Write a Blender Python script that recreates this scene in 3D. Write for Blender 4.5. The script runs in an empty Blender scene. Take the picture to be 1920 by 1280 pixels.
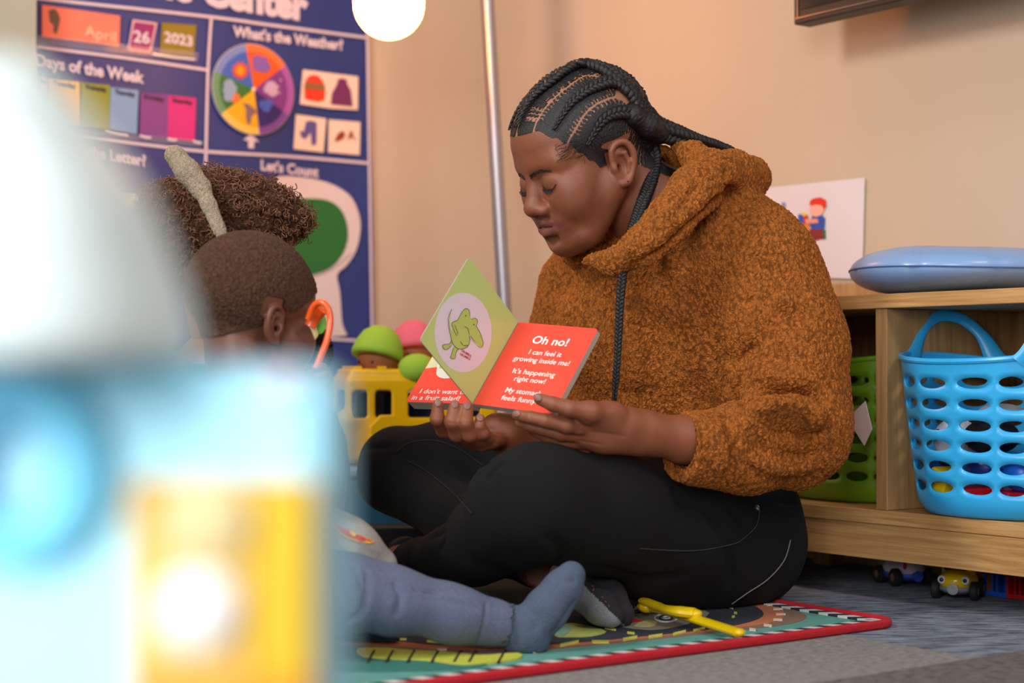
import bpy, math, random
import numpy as np
from mathutils import Vector, Matrix
random.seed(7); rng=np.random.RandomState(7)
SC=bpy.context.scene; COL=SC.collection

# ------------------------------------------------------------------ camera
F=3150.0; CH=.35; TH=math.atan(50/F)
cd=bpy.data.cameras.new('camera'); cam=bpy.data.objects.new('camera',cd); COL.objects.link(cam)
cam.location=(0,0,CH); cam.rotation_euler=(math.pi/2+TH,0,0)
cd.sensor_width=36; cd.lens=36*F/1920; cd.clip_start=.02; cd.clip_end=50
cd.dof.use_dof=True; cd.dof.focus_distance=2.38; cd.dof.aperture_fstop=3.0
SC.camera=cam
SC.view_settings.view_transform='Standard'; SC.view_settings.look='None'
SC.view_settings.exposure=0.0; SC.view_settings.gamma=1.0
# ------------------------------------------------------------------ world and lights
wd=bpy.data.worlds.new('world'); SC.world=wd; wd.use_nodes=True
wd.node_tree.nodes['Background'].inputs[0].default_value=(.95,.92,.95,1)
wd.node_tree.nodes['Background'].inputs[1].default_value=.29
def area(name,loc,target,size,power,col,spread=180):
    l=bpy.data.lights.new(name,'AREA'); l.size=size; l.energy=power; l.color=col; l.spread=math.radians(spread)
    o=bpy.data.objects.new(name,l); COL.objects.link(o); o.location=loc
    o.rotation_euler=(Vector(target)-Vector(loc)).to_track_quat('-Z','Y').to_euler(); return o
area('window_side_light',(-1.25,1.15,1.72),(.55,2.9,.9),.42,29,(1,.96,.91))
area('ceiling_light_room_side',(1.25,.3,2.3),(.2,2.4,.4),.7,24,(.97,.97,1))
area('fill_behind_camera',(-.7,-1.3,1.25),(.75,2.4,.2),1.1,50,(1,.98,.97))  # added fill lamp behind the camera, brightens basket, plinth and legs
area('toy_fill_light',(-.62,-.42,.46),(-.13,.5,.30),.35,1.5,(.96,.98,1),70)  # small fill lamp added close by to brighten the toy house

# ------------------------------------------------------------------ projection helpers (pixel + depth -> world)
CAMP=np.array([0,0,CH]); FW=np.array([0,math.cos(TH),math.sin(TH)]); UP=np.array([0,-math.sin(TH),math.cos(TH)]); RT=np.array([1.,0,0])
def ray(px,py): return FW+RT*((px-960)/F)+UP*((640-py)/F)
def W(px,py,D): return CAMP+ray(px,py)*D
def FL(px,py,z=0.):
    d=ray(px,py); return CAMP+d*((z-CH)/d[2])
def proj(V):
    q=V-CAMP; d=q@FW
    return 960+F*(q@RT)/d, 640-F*(q@UP)/d, d
U=np.array([.809,.588,0.]); U/=np.linalg.norm(U); V_=np.array([-U[1],U[0],0.]); Z=np.array([0,0,1.])
P0=np.array([.638,2.42,0.])                      # foot of the shelf front
def S(t,o,z): return P0+V_*t+U*o+Z*z             # shelf / right wall frame
WALL_O=.335
CORNER_T=1.683
def wallR(px,py,off=0.):
    d=ray(px,py); q=P0+U*(WALL_O-off); return CAMP+d*(np.dot(q-CAMP,U)/np.dot(d,U))
CB=S(CORNER_T,WALL_O,0)
def wallB(px,py,off=0.):
    d=ray(px,py); q=CB-V_*off; return CAMP+d*(np.dot(q-CAMP,V_)/np.dot(d,V_))

# ------------------------------------------------------------------ materials
def lin(c):
    c=np.array(c,float)/255.; return tuple(np.where(c<=.04045,c/12.92,((c+.055)/1.055)**2.4))
MATS={}
def mat(name,rgb,rough=.6,noise=0.,nscale=40.,bump=0.,bscale=200.,metal=0.,emit=0.,coat=0.,alpha=1.,sheen=0.,sss=0.,trans=0.,stretch=None,vcol=False,spec=.5,emitcol=None):
    if name in MATS: return MATS[name]
    m=bpy.data.materials.new(name); m.use_nodes=True; MATS[name]=m
    nt=m.node_tree; N=nt.nodes; L=nt.links; b=N['Principled BSDF']
    c=lin(rgb)+(1,)
    b.inputs['Base Color'].default_value=c; b.inputs['Roughness'].default_value=rough
    b.inputs['Metallic'].default_value=metal; b.inputs['Coat Weight'].default_value=coat
    b.inputs['Sheen Weight'].default_value=sheen; b.inputs['Transmission Weight'].default_value=trans
    b.inputs['Specular IOR Level'].default_value=spec
    b.inputs['Alpha'].default_value=alpha
    if sheen: b.inputs['Sheen Roughness'].default_value=.5; b.inputs['Sheen Tint'].default_value=tuple(min(1,x*1.5+.1) for x in c[:3])+(1,)
    if sss: b.inputs['Subsurface Weight'].default_value=sss; b.inputs['Subsurface Radius'].default_value=(.012,.005,.003); b.inputs['Subsurface Scale'].default_value=.6
    if emit: b.inputs['Emission Color'].default_value=lin(emitcol or rgb)+(1,); b.inputs['Emission Strength'].default_value=emit
    tc=N.new('ShaderNodeTexCoord'); mp=N.new('ShaderNodeMapping'); L.new(tc.outputs['Object'],mp.inputs[0])
    if stretch: mp.inputs['Scale'].default_value=stretch
    src=None
    if vcol:
        a=N.new('ShaderNodeVertexColor'); a.layer_name='Col'; src=a.outputs[0]; L.new(src,b.inputs['Base Color'])
    if noise:
        n=N.new('ShaderNodeTexNoise'); n.inputs['Scale'].default_value=nscale; n.inputs['Detail'].default_value=6; L.new(mp.outputs[0],n.inputs[0])
        mr=N.new('ShaderNodeMapRange'); mr.inputs[1].default_value=.25; mr.inputs[2].default_value=.75; mr.inputs[3].default_value=1-noise; mr.inputs[4].default_value=1+noise
        L.new(n.outputs[0],mr.inputs[0])
        mx=N.new('ShaderNodeVectorMath'); mx.operation='SCALE'
        if src: L.new(src,mx.inputs[0])
        else: mx.inputs[0].default_value=c[:3]
        L.new(mr.outputs[0],mx.inputs['Scale']); L.new(mx.outputs[0],b.inputs['Base Color'])
    if bump:
        n=N.new('ShaderNodeTexNoise'); n.inputs['Scale'].default_value=bscale; n.inputs['Detail'].default_value=4; L.new(mp.outputs[0],n.inputs[0])
        bp=N.new('ShaderNodeBump'); bp.inputs['Strength'].default_value=bump; bp.inputs['Distance'].default_value=.002
        L.new(n.outputs[0],bp.inputs['Height']); L.new(bp.outputs[0],b.inputs['Normal'])
    return m
def fleece(name,rgb,depth=.004,scale=170.,dark=.45,sh=.35):
    """curly pile: warped cell pattern, real displacement on a dense mesh"""
    if name in MATS: return MATS[name]
    m=bpy.data.materials.new(name); m.use_nodes=True; MATS[name]=m
    nt=m.node_tree; N=nt.nodes; L=nt.links; b=N['Principled BSDF']
    b.inputs['Roughness'].default_value=.95; b.inputs['Specular IOR Level'].default_value=.12
    b.inputs['Sheen Weight'].default_value=sh; b.inputs['Sheen Roughness'].default_value=.45; b.inputs['Sheen Tint'].default_value=lin((235,150,70))+(1,) if sh>.25 else (.5,.4,.35,1)
    tc=N.new('ShaderNodeTexCoord')
    n0=N.new('ShaderNodeTexNoise'); n0.inputs['Scale'].default_value=scale*.55; n0.inputs['Detail'].default_value=2; L.new(tc.outputs['Object'],n0.inputs[0])
    wv=N.new('ShaderNodeVectorMath'); wv.operation='MULTIPLY_ADD'; wv.inputs[1].default_value=(.012,.012,.012); L.new(n0.outputs['Color'],wv.inputs[0]); L.new(tc.outputs['Object'],wv.inputs[2])
    mp=N.new('ShaderNodeMapping'); mp.inputs['Rotation'].default_value=(.3,.5,.2); mp.inputs['Scale'].default_value=(1,1,.62); L.new(wv.outputs[0],mp.inputs[0])
    vo=N.new('ShaderNodeTexVoronoi'); vo.feature='SMOOTH_F1'; vo.inputs['Scale'].default_value=scale; vo.inputs['Smoothness'].default_value=.6; L.new(mp.outputs[0],vo.inputs[0])
    inv=N.new('ShaderNodeMapRange'); inv.inputs[1].default_value=.05; inv.inputs[2].default_value=.75; inv.inputs[3].default_value=1; inv.inputs[4].default_value=0; L.new(vo.outputs['Distance'],inv.inputs[0])
    n1=N.new('ShaderNodeTexNoise'); n1.inputs['Scale'].default_value=scale*2.6; n1.inputs['Detail'].default_value=3; L.new(tc.outputs['Object'],n1.inputs[0])
    ad=N.new('ShaderNodeMath'); ad.operation='MULTIPLY_ADD'; ad.inputs[1].default_value=.45; L.new(n1.outputs[0],ad.inputs[0]); L.new(inv.outputs[0],ad.inputs[2])
    cr=N.new('ShaderNodeMapRange'); cr.inputs[1].default_value=.3; cr.inputs[2].default_value=1.2; cr.inputs[3].default_value=dark; cr.inputs[4].default_value=1.15; L.new(ad.outputs[0],cr.inputs[0])
    sc=N.new('ShaderNodeVectorMath'); sc.operation='SCALE'; sc.inputs[0].default_value=lin(rgb); L.new(cr.outputs[0],sc.inputs['Scale']); L.new(sc.outputs[0],b.inputs['Base Color'])
    dp=N.new('ShaderNodeDisplacement'); dp.inputs['Midlevel'].default_value=.6; dp.inputs['Scale'].default_value=depth; L.new(ad.outputs[0],dp.inputs['Height']); L.new(dp.outputs[0],N['Material Output'].inputs['Displacement'])
    m.displacement_method='BOTH'
    return m

# ------------------------------------------------------------------ objects
WLOC={}
def thing(name,label,cat,loc,group=None):
    o=bpy.data.objects.new(name,None); o.empty_display_size=.02; COL.objects.link(o); o.location=tuple(loc); WLOC[o]=np.array(loc,float)
    o['label']=label; o['category']=cat
    if group:o['group']=group
    return o
def tag(o,label=None,cat=None,group=None,kind=None):
    if label:o['label']=label
    if cat:o['category']=cat
    if group:o['group']=group
    if kind:o['kind']=kind
    return o
def rawmesh(name,V,Fs,mats,mi=None,smooth=True):
    me=bpy.data.meshes.new(name); V=np.asarray(V,float)
    if isinstance(Fs,np.ndarray):
        n=len(Fs);k=Fs.shape[1]
        me.vertices.add(len(V)); me.vertices.foreach_set('co',V.astype(np.float32).ravel())
        me.loops.add(n*k); me.loops.foreach_set('vertex_index',Fs.astype(np.int32).ravel())
        me.polygons.add(n); me.polygons.foreach_set('loop_start',(np.arange(n)*k).astype(np.int32))
        if mi is not None: me.polygons.foreach_set('material_index',np.asarray(mi,np.int32))
        me.update(calc_edges=True)
    else:
        me.from_pydata([tuple(p) for p in V],[],[tuple(int(i) for i in q) for q in Fs])
        if mi is not None: me.polygons.foreach_set('material_index',np.asarray(mi,np.int32))
    for m in (mats if isinstance(mats,(list,tuple)) else [mats]): me.materials.append(m)
    sm=np.full(len(me.polygons),bool(smooth)); me.polygons.foreach_set('use_smooth',sm)
    me.validate(); me.update(); return me
def obj(name,V,Fs,mats,parent=None,mi=None,smooth=True,label=None,bev=0,sharp=None):
    V=np.asarray(V,float); c=V.mean(0) if parent is not None else np.array([V[:,0].mean(),V[:,1].mean(),V[:,2].min()])
    me=rawmesh(name,V-c,Fs,mats,mi,smooth); o=bpy.data.objects.new(name,me); COL.objects.link(o); WLOC[o]=c
    if parent is not None: o.parent=parent; o.location=tuple(c-WLOC[parent])
    else: o.location=tuple(c)
    if label:o['label']=label
    if bev:
        b=o.modifiers.new('b','BEVEL'); b.width=bev; b.segments=3; b.limit_method='ANGLE'; b.angle_limit=.6
    if sharp is not None and smooth:
        me.set_sharp_from_angle(angle=sharp)
    return o
class MB:
    def __init__(s): s.V=[];s.F=[];s.M=[];s.n=0
    def add(s,V,Fs,m=0):
        V=np.asarray(V,float); s.V.append(V)
        for q in Fs: s.F.append(tuple(int(i)+s.n for i in q)); s.M.append(m)
        s.n+=len(V); return s
    def box(s,c,dx,dy,dz,m=0,ex=None,ey=None,ez=None):
        ex=RT if ex is None else ex; ey=np.array([0,1.,0]) if ey is None else ey; ez=Z if ez is None else ez
        V=[np.array(c)+ex*dx*a/2+ey*dy*b/2+ez*dz*e/2 for a in(-1,1) for b in(-1,1) for e in(-1,1)]
        return s.add(V,[(0,1,3,2),(4,6,7,5),(0,4,5,1),(2,3,7,6),(0,2,6,4),(1,5,7,3)],m)
    def tube(s,P,r,n=10,m=0,cap=True,closed=False,flat=None):
        P=np.asarray(P,float); k=len(P); r=np.broadcast_to(np.asarray(r,float),(k,))
        T=np.gradient(P,axis=0) if not closed else np.roll(P,-1,0)-np.roll(P,1,0)
        T/=np.linalg.norm(T,axis=1)[:,None]+1e-12
        a=np.cross(T[0],Z if abs(T[0][2])<.9 else RT); a/=np.linalg.norm(a)
        if flat is not None: a=np.asarray(flat[0],float)
        V=[]; 
        for i in range(k):
            a=a-T[i]*np.dot(a,T[i]); a/=np.linalg.norm(a)+1e-12; b=np.cross(T[i],a)
            kk=flat[1] if flat is not None else 1.
            for j in range(n):
                w=2*math.pi*j/n; V.append(P[i]+r[i]*(a*math.cos(w)*kk+b*math.sin(w)))
        Fs=[]
        for i in range(k if closed else k-1):
            for j in range(n):
                i2=(i+1)%k; Fs.append((i*n+j,i*n+(j+1)%n,i2*n+(j+1)%n,i2*n+j))
        if cap and not closed: Fs.append(tuple(range(n))[::-1]); Fs.append(tuple((k-1)*n+j for j in range(n)))
        return s.add(V,Fs,m)
    def lathe(s,c,prof,n=32,m=0,ax=None,sx=1.,sy=1.,ex=None):
        az=Z if ax is None else np.asarray(ax,float)/np.linalg.norm(ax)
        if ex is None: ex=np.cross(np.array([0,1.,0]) if abs(az[1])<.9 else RT,az)
        ex=ex/np.linalg.norm(ex); ey=np.cross(az,ex); c=np.asarray(c,float); V=[];k=len(prof)
        for r,z in prof:
            for j in range(n):
                w=2*math.pi*j/n; V.append(c+az*z+ex*r*sx*math.cos(w)+ey*r*sy*math.sin(w))
        Fs=[(i*n+j,i*n+(j+1)%n,(i+1)*n+(j+1)%n,(i+1)*n+j) for i in range(k-1) for j in range(n)]
        Fs.append(tuple(range(n))[::-1]); Fs.append(tuple((k-1)*n+j for j in range(n)))
        return s.add(V,Fs,m)
    def ell(s,c,r,m=0,R=None,n=24,k=14):
        R=np.eye(3) if R is None else np.asarray(R); V=[];r=np.asarray(r,float)*np.ones(3)
        for i in range(k+1):
            p=math.pi*i/k
            for j in range(n):
                w=2*math.pi*j/n; V.append(np.asarray(c)+R@(r*np.array([math.sin(p)*math.cos(w),math.sin(p)*math.sin(w),math.cos(p)])))
        return s.add(V,[(i*n+j,(i+1)*n+j,(i+1)*n+(j+1)%n,i*n+(j+1)%n) for i in range(k) for j in range(n)],m)
    def prism(s,P,d,m=0):
        """polygon P (k,3) extruded by vector d"""
        P=np.asarray(P,float);k=len(P); V=np.vstack([P,P+np.asarray(d)])
        return s.add(V,[tuple(range(k))[::-1],tuple(range(k,2*k))]+[(i,(i+1)%k,k+(i+1)%k,k+i) for i in range(k)],m)
    def obj(s,name,mats,parent=None,smooth=True,label=None,bev=0,sharp=.6):
        return obj(name,np.vstack(s.V),s.F,mats,parent,s.M,smooth,label,bev,sharp)
def smoothcurve(P,n=8,closed=False):
    P=np.asarray(P,float);out=[];k=len(P)
    for i in range(k if closed else k-1):
        if closed: a,b,c,d=P[i-1],P[i],P[(i+1)%k],P[(i+2)%k]
        else: a,b,c,d=P[max(i-1,0)],P[i],P[i+1],P[min(i+2,k-1)]
        for j in range(n):
            t=j/n; out.append(.5*((2*b)+(-a+c)*t+(2*a-5*b+4*c-d)*t*t+(-a+3*b-3*c+d)*t**3))
    if not closed: out.append(P[-1])
    return np.array(out)
def ring(c,e1,e2,r1,r2,n=40): return np.array([np.asarray(c)+e1*r1*math.cos(2*math.pi*i/n)+e2*r2*math.sin(2*math.pi*i/n) for i in range(n)])
def text_mesh(txt,A,B,up,hgt,ext=.0006,bold=.012,fit=True,shear=0.):
    """flat lettering, baseline from A to B, letters hgt high"""
    cu=bpy.data.curves.new('t','FONT'); cu.body=txt; cu.size=1; cu.offset=bold; cu.shear=shear; cu.extrude=.001; cu.resolution_u=3
    o=bpy.data.objects.new('t',cu); COL.objects.link(o); dg=bpy.context.evaluated_depsgraph_get(); dg.update()
    me=bpy.data.meshes.new_from_object(o.evaluated_get(dg)); V=np.array([x.co[:] for x in me.vertices]); Fs=[tuple(p.vertices) for p in me.polygons]
    bpy.data.objects.remove(o); bpy.data.curves.remove(cu); bpy.data.meshes.remove(me)
    A=np.asarray(A,float);B=np.asarray(B,float);e=(B-A);L=np.linalg.norm(e);e/=L; up=np.asarray(up,float); up=up/np.linalg.norm(up); n=np.cross(e,up); n/=np.linalg.norm(n)
    w=V[:,0].max()-V[:,0].min(); sx=L/w if fit else hgt/.7
    x=(V[:,0]-V[:,0].min())*sx; y=V[:,1]*hgt/.7; z=np.where(V[:,2]>0,1.,0.)*ext
    return A+x[:,None]*e+y[:,None]*up+z[:,None]*n, Fs

# ------------------------------------------------------------------ distance-field modelling for bodies and cloth
def smin(a,b,k):
    if k<=0: return np.minimum(a,b)
    hh=np.maximum(k-np.abs(a-b),0)/k; return np.minimum(a,b)-hh*hh*k*.25
class Field:
    def __init__(s,lo,hi,res):
        s.lo=np.array(lo,float); s.h=res; s.n=np.ceil((np.array(hi)-s.lo)/res).astype(int)+1
        s.G=np.full(tuple(s.n),.5,np.float32)
    def _blk(s,lo,hi,k):
        mrg=k+4*s.h
        a=np.clip(np.floor((lo-mrg-s.lo)/s.h).astype(int),0,s.n); b=np.clip(np.ceil((hi+mrg-s.lo)/s.h).astype(int)+1,0,s.n)
        if np.any(b<=a): return None
        ax=[(s.lo[i]+s.h*np.arange(a[i],b[i])).astype(np.float32) for i in range(3)]
        return tuple(slice(a[i],b[i]) for i in range(3)),np.stack(np.meshgrid(*ax,indexing='ij'),-1)
    def _put(s,sl,d,k,sub):
        if sub: s.G[sl]=-smin(-s.G[sl],d,k)
        else: s.G[sl]=smin(s.G[sl],d,k)
    def cone(s,a,b,r1,r2=None,k=.01,sub=False,flat=None):
        a=np.asarray(a,float);b=np.asarray(b,float); r2=r1 if r2 is None else r2; r=max(r1,r2)
        q=s._blk(np.minimum(a,b)-r,np.maximum(a,b)+r,k)
        if q is None:return s
        sl,P=q; P=P-a.astype(np.float32); ab=(b-a).astype(np.float32)
        if flat is not None:
            n=np.asarray(flat[0],np.float32); n=n/np.linalg.norm(n); g=flat[1]
            P=P+(g-1)*(P@n)[...,None]*n; ab=ab+(g-1)*np.dot(ab,n)*n
        t=np.clip((P@ab)/(np.dot(ab,ab)+1e-12),0,1)
        d=np.linalg.norm(P-t[...,None]*ab,axis=-1)-(r1+(r2-r1)*t)
        s._put(sl,d,k,sub); return s
    def ell(s,c,r,k=.01,R=None,sub=False):
        c=np.asarray(c,float); r=np.asarray(r,float)*np.ones(3); m=r.max()
        q=s._blk(c-m,c+m,k)
        if q is None:return s
        sl,P=q; P=P-c.astype(np.float32)
        if R is not None: P=P@np.asarray(R,np.float32)
        k0=np.linalg.norm(P/r,axis=-1); k1=np.linalg.norm(P/(r*r),axis=-1)+1e-9
        s._put(sl,k0*(k0-1)/k1,k,sub); return s
    def chain(s,pts,rs,k=.01,sub=False,flat=None):
        for i in range(len(pts)-1): s.cone(pts[i],pts[i+1],rs[i],rs[i+1],k,sub,flat)
        return s
    def cut(s,p,n):
        """remove everything on the +n side of the plane"""
        ax=[(s.lo[i]+s.h*np.arange(s.n[i])).astype(np.float32) for i in range(3)]
        X,Y,Zz=np.meshgrid(*ax,indexing='ij'); n=np.asarray(n,float);n/=np.linalg.norm(n)
        d=(X-p[0])*n[0]+(Y-p[1])*n[1]+(Zz-p[2])*n[2]; s.G=np.maximum(s.G,d.astype(np.float32)); return s
    def mesh(s):
        G=s.G; G[0]=G[-1]=.5; G[:,0]=G[:,-1]=.5; G[:,:,0]=G[:,:,-1]=.5
        I=G<0; nx,ny,nz=G.shape
        off=[(i,j,k) for i in(0,1) for j in(0,1) for k in(0,1)]
        cnt=np.zeros((nx-1,ny-1,nz-1),np.uint8)
        for i,j,k in off: cnt+=I[i:nx-1+i,j:ny-1+j,k:nz-1+k]
        act=(cnt>0)&(cnt<8); idx=np.argwhere(act); vid=np.full(act.shape,-1,np.int32); vid[act]=np.arange(len(idx))
        val=[G[idx[:,0]+o[0],idx[:,1]+o[1],idx[:,2]+o[2]] for o in off]
        pos=np.zeros((len(idx),3));c=np.zeros(len(idx))
        for a in range(8):
            for b in range(a+1,8):
                if sum(abs(off[a][q]-off[b][q]) for q in range(3))!=1: continue
                m=(val[a]<0)!=(val[b]<0); den=np.where(m,val[a]-val[b],1.); t=np.where(m,val[a]/den,0)
                pos+=m[:,None]*(np.array(off[a])+t[:,None]*(np.array(off[b])-np.array(off[a]))); c+=m
        V=(idx+pos/c[:,None])*s.h+s.lo
        FS=[]
        for ax in range(3):
            sl0=[slice(None)]*3; sl1=[slice(None)]*3; sl0[ax]=slice(0,-1); sl1[ax]=slice(1,None)
            A=I[tuple(sl0)];B=I[tuple(sl1)]; m=A!=B
            o1,o2=[q for q in range(3) if q!=ax]
            e=np.argwhere(m); e=e[(e[:,o1]>0)&(e[:,o2]>0)]
            def cell(d1,d2):
                q=e.copy(); q[:,o1]-=d1; q[:,o2]-=d2; return vid[np.minimum(q[:,0],nx-2),np.minimum(q[:,1],ny-2),np.minimum(q[:,2],nz-2)]
            quad=np.stack([cell(1,1),cell(0,1),cell(0,0),cell(1,0)],1)
            flip=A[e[:,0],e[:,1],e[:,2]]
            if ax==1: flip=~flip
            quad[~flip]=quad[~flip][:,::-1]
            quad=quad[(quad>=0).all(1)]; FS.append(quad)
        return Sculpt(V,np.vstack(FS))
class Sculpt:
    def __init__(s,V,Q): s.V=V; s.Q=Q; s.update()
    def update(s):
        V,Q=s.V,s.Q; n=np.cross(V[Q[:,2]]-V[Q[:,0]],V[Q[:,3]]-V[Q[:,1]])
        N=np.zeros_like(V)
        for i in range(4):
            for a in range(3): N[:,a]+=np.bincount(Q[:,i],n[:,a],len(V))
        s.N=N/(np.linalg.norm(N,axis=1)[:,None]+1e-12); s.px,s.py,s.d=proj(V); return s
    def smooth(s,it=1,lam=.5):
        for _ in range(it):
            A=np.zeros_like(s.V);c=np.zeros(len(s.V))
            for i in range(4):
                a=s.Q[:,i]
                for j in((i+1)%4,(i+3)%4):
                    b=s.Q[:,j]
                    for q in range(3): A[:,q]+=np.bincount(a,s.V[b,q],len(s.V))
                    c+=np.bincount(a,minlength=len(s.V))
            s.V=s.V+lam*(A/np.maximum(c,1)[:,None]-s.V)
        return s.update()
    def hit(s,x,y,rad=3.):
        fac=(s.N@FW)<-.0
        for r in(rad,rad*1.8):
            m=(np.abs(s.px-x)<r)&(np.abs(s.py-y)<r)&fac
            if m.any():
                i=np.argmin(np.where(m,s.d,9)); return W(x,y,s.d[i]), s.N[i]
        i=np.argmin((s.px-x)**2+(s.py-y)**2+np.where(fac,0,1e5)); return s.V[i],s.N[i]
    def line(s,pts,n=6): return np.array([s.hit(*p)[0] for p in smoothcurve([(a,b,0) for a,b in pts],n)[:,:2]])
    def dist(s,P):
        """distance of every vertex to polyline P, with arc length"""
        lo=P.min(0)-.05;hi=P.max(0)+.05; m=np.where(((s.V>lo)&(s.V<hi)).all(1))[0]
        D=np.full(len(s.V),9.);Sx=np.zeros(len(s.V)); q=s.V[m]; bd=np.full(len(m),9.);bs=np.zeros(len(m)); acc=0
        for a,b in zip(P[:-1],P[1:]):
            ab=b-a;L=np.linalg.norm(ab)
            t=np.clip(((q-a)@ab)/(L*L+1e-15),0,1); d=np.linalg.norm(q-a-t[:,None]*ab,axis=1)
            w=d<bd; bd[w]=d[w]; bs[w]=acc+t[w]*L; acc+=L
        D[m]=bd;Sx[m]=bs; return D,Sx,acc
    def stroke(s,P,width,depth,taper=True,n=6,up=True):
        """push a groove (depth>0) or raise a ridge (depth<0) along a line; P in pixels or world"""
        P=np.asarray(P,float)
        if P.shape[1]==2: P=s.line(P,n)
        D,Sx,L=s.dist(P); g=np.exp(-(D/width)**2)
        if taper: g=g*np.clip(np.sin(np.clip(Sx/L,0.,1)*math.pi)*1.8,0.05,1)
        s.V=s.V-(depth*g)[:,None]*s.N
        if up: s.update()
        return s
    def fold(s,P,width,depth,side=1.):
        """groove with a raised lip on one side (a cloth fold)"""
        P=np.asarray(P,float); s.stroke(P,width,depth)
        Q2=P+np.array([0,-side*width*F/2.3*1.4]); s.stroke(Q2,width*1.3,-depth*.6); return s
    def noise(s,amp,scale,seed=0):
        r=np.random.RandomState(seed); d=np.zeros(len(s.V))
        for i in range(14):
            k=r.normal(size=3); k*=scale*r.uniform(.5,1.6)/np.linalg.norm(k); d+=np.sin(s.V@k+r.uniform(0,6.3))
        s.V=s.V+s.N*(amp*d/4)[:,None]; return s.update()
    def obj(s,name,m,parent=None,label=None,mi=None): return obj(name,s.V,s.Q,m,parent,mi,True,label)
def joinS(*a):
    V=[];Q=[];n=0
    for s in a: V.append(s.V);Q.append(s.Q+n);n+=len(s.V)
    return Sculpt(np.vstack(V),np.vstack(Q))
def vcol(o,C):
    at=o.data.color_attributes.new('Col','FLOAT_COLOR','POINT'); C=np.hstack([C,np.ones((len(C),1))]).astype(np.float32); at.data.foreach_set('color',C.ravel())
# ================================================================== SETTING
def quadslab(name,A,B,C_,D_,thick,m):
    mb=MB(); mb.prism([A,B,C_,D_],thick,0); return tag(mb.obj(name,m,None,smooth=False),kind='structure')
def wallmat(name,rgb):
    return mat(name,rgb,.75,noise=.03,nscale=3,bump=.25,bscale=500)
WM=wallmat('wall_paint',(204,183,158))
hc=2.7
a=CB-U*3.2; b=S(-2.2,WALL_O,0)
quadslab('wall_back',a,CB,CB+Z*hc,a+Z*hc,V_*.1,WM)
quadslab('wall_right',CB+V_*.1,b,b+Z*hc,CB+V_*.1+Z*hc,U*.1,WM)
aw=wallB(62,300)*[1,1,0]
# grey return of wall to the left of the chart
MWL=wallmat('grey_wall_paint',(176,176,160))
aL=wallB(67,300,.12)*[1,1,0]
quadslab('wall_left',aL,aL-U*2.0,aL-U*2.0+Z*hc,aL+Z*hc,V_*.10,MWL)
# carpet tiles: tone chosen by position on the floor
def carpet():
    m=bpy.data.materials.new('carpet_tiles'); m.use_nodes=True; nt=m.node_tree;N=nt.nodes;L=nt.links;b=N['Principled BSDF']; b.inputs['Roughness'].default_value=.95; b.inputs['Specular IOR Level'].default_value=.1
    tc=N.new('ShaderNodeTexCoord')
    def dot(vec,off,gt):
        d=N.new('ShaderNodeVectorMath');d.operation='DOT_PRODUCT';d.inputs[1].default_value=tuple(vec);L.new(tc.outputs['Object'],d.inputs[0])
        g=N.new('ShaderNodeMath');g.operation='GREATER_THAN';g.inputs[1].default_value=gt;L.new(d.outputs['Value'],g.inputs[0]);return g.outputs[0],d.outputs['Value']
    ga,av=dot(U,0,1.652); gb,bv=dot(V_,0,1.318)
    def streak(scl,c1,c2,det=5,lo=.38,hi=.62):
        mp=N.new('ShaderNodeMapping');mp.inputs['Rotation'].default_value=(0,0,math.radians(-12));mp.inputs['Scale'].default_value=scl;L.new(tc.outputs['Object'],mp.inputs[0])
        n=N.new('ShaderNodeTexNoise');n.inputs['Scale'].default_value=1;n.inputs['Detail'].default_value=det;n.inputs['Roughness'].default_value=.7;L.new(mp.outputs[0],n.inputs[0])
        r=N.new('ShaderNodeValToRGB');r.color_ramp.elements[0].position=lo;r.color_ramp.elements[0].color=lin(c1)+(1,);r.color_ramp.elements[1].position=hi;r.color_ramp.elements[1].color=lin(c2)+(1,);L.new(n.outputs[0],r.inputs[0]);return r.outputs[0]
    def mix(fac,x,y):
        q=N.new('ShaderNodeMix');q.data_type='RGBA';L.new(fac,q.inputs[0]);L.new(x,q.inputs[6]);L.new(y,q.inputs[7]);return q.outputs[2]
    navy=streak((16,300,1),(26,34,54),(180,190,204),6,.42,.60); grey=streak((90,160,1),(124,121,119),(166,161,157)); taupe=streak((60,150,1),(90,84,86),(140,130,126))
    c=mix(gb,taupe,mix(ga,grey,navy)); L.new(c,b.inputs['Base Color'])
    n=N.new('ShaderNodeTexNoise');n.inputs['Scale'].default_value=600;n.inputs['Detail'].default_value=3;L.new(tc.outputs['Object'],n.inputs[0])
    bp=N.new('ShaderNodeBump');bp.inputs['Strength'].default_value=.8;bp.inputs['Distance'].default_value=.003;L.new(n.outputs[0],bp.inputs['Height']);L.new(bp.outputs[0],b.inputs['Normal'])
    return m
fm=rawmesh('floor',[(-4,-2,0),(4,-2,0),(4,6,0),(-4,6,0),(-4,-2,-.05),(4,-2,-.05),(4,6,-.05),(-4,6,-.05)],[(0,1,2,3),(7,6,5,4),(0,4,5,1),(1,5,6,2),(2,6,7,3),(3,7,4,0)],carpet(),smooth=False)
fo=bpy.data.objects.new('floor',fm); COL.objects.link(fo); fo['kind']='structure'

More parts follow.
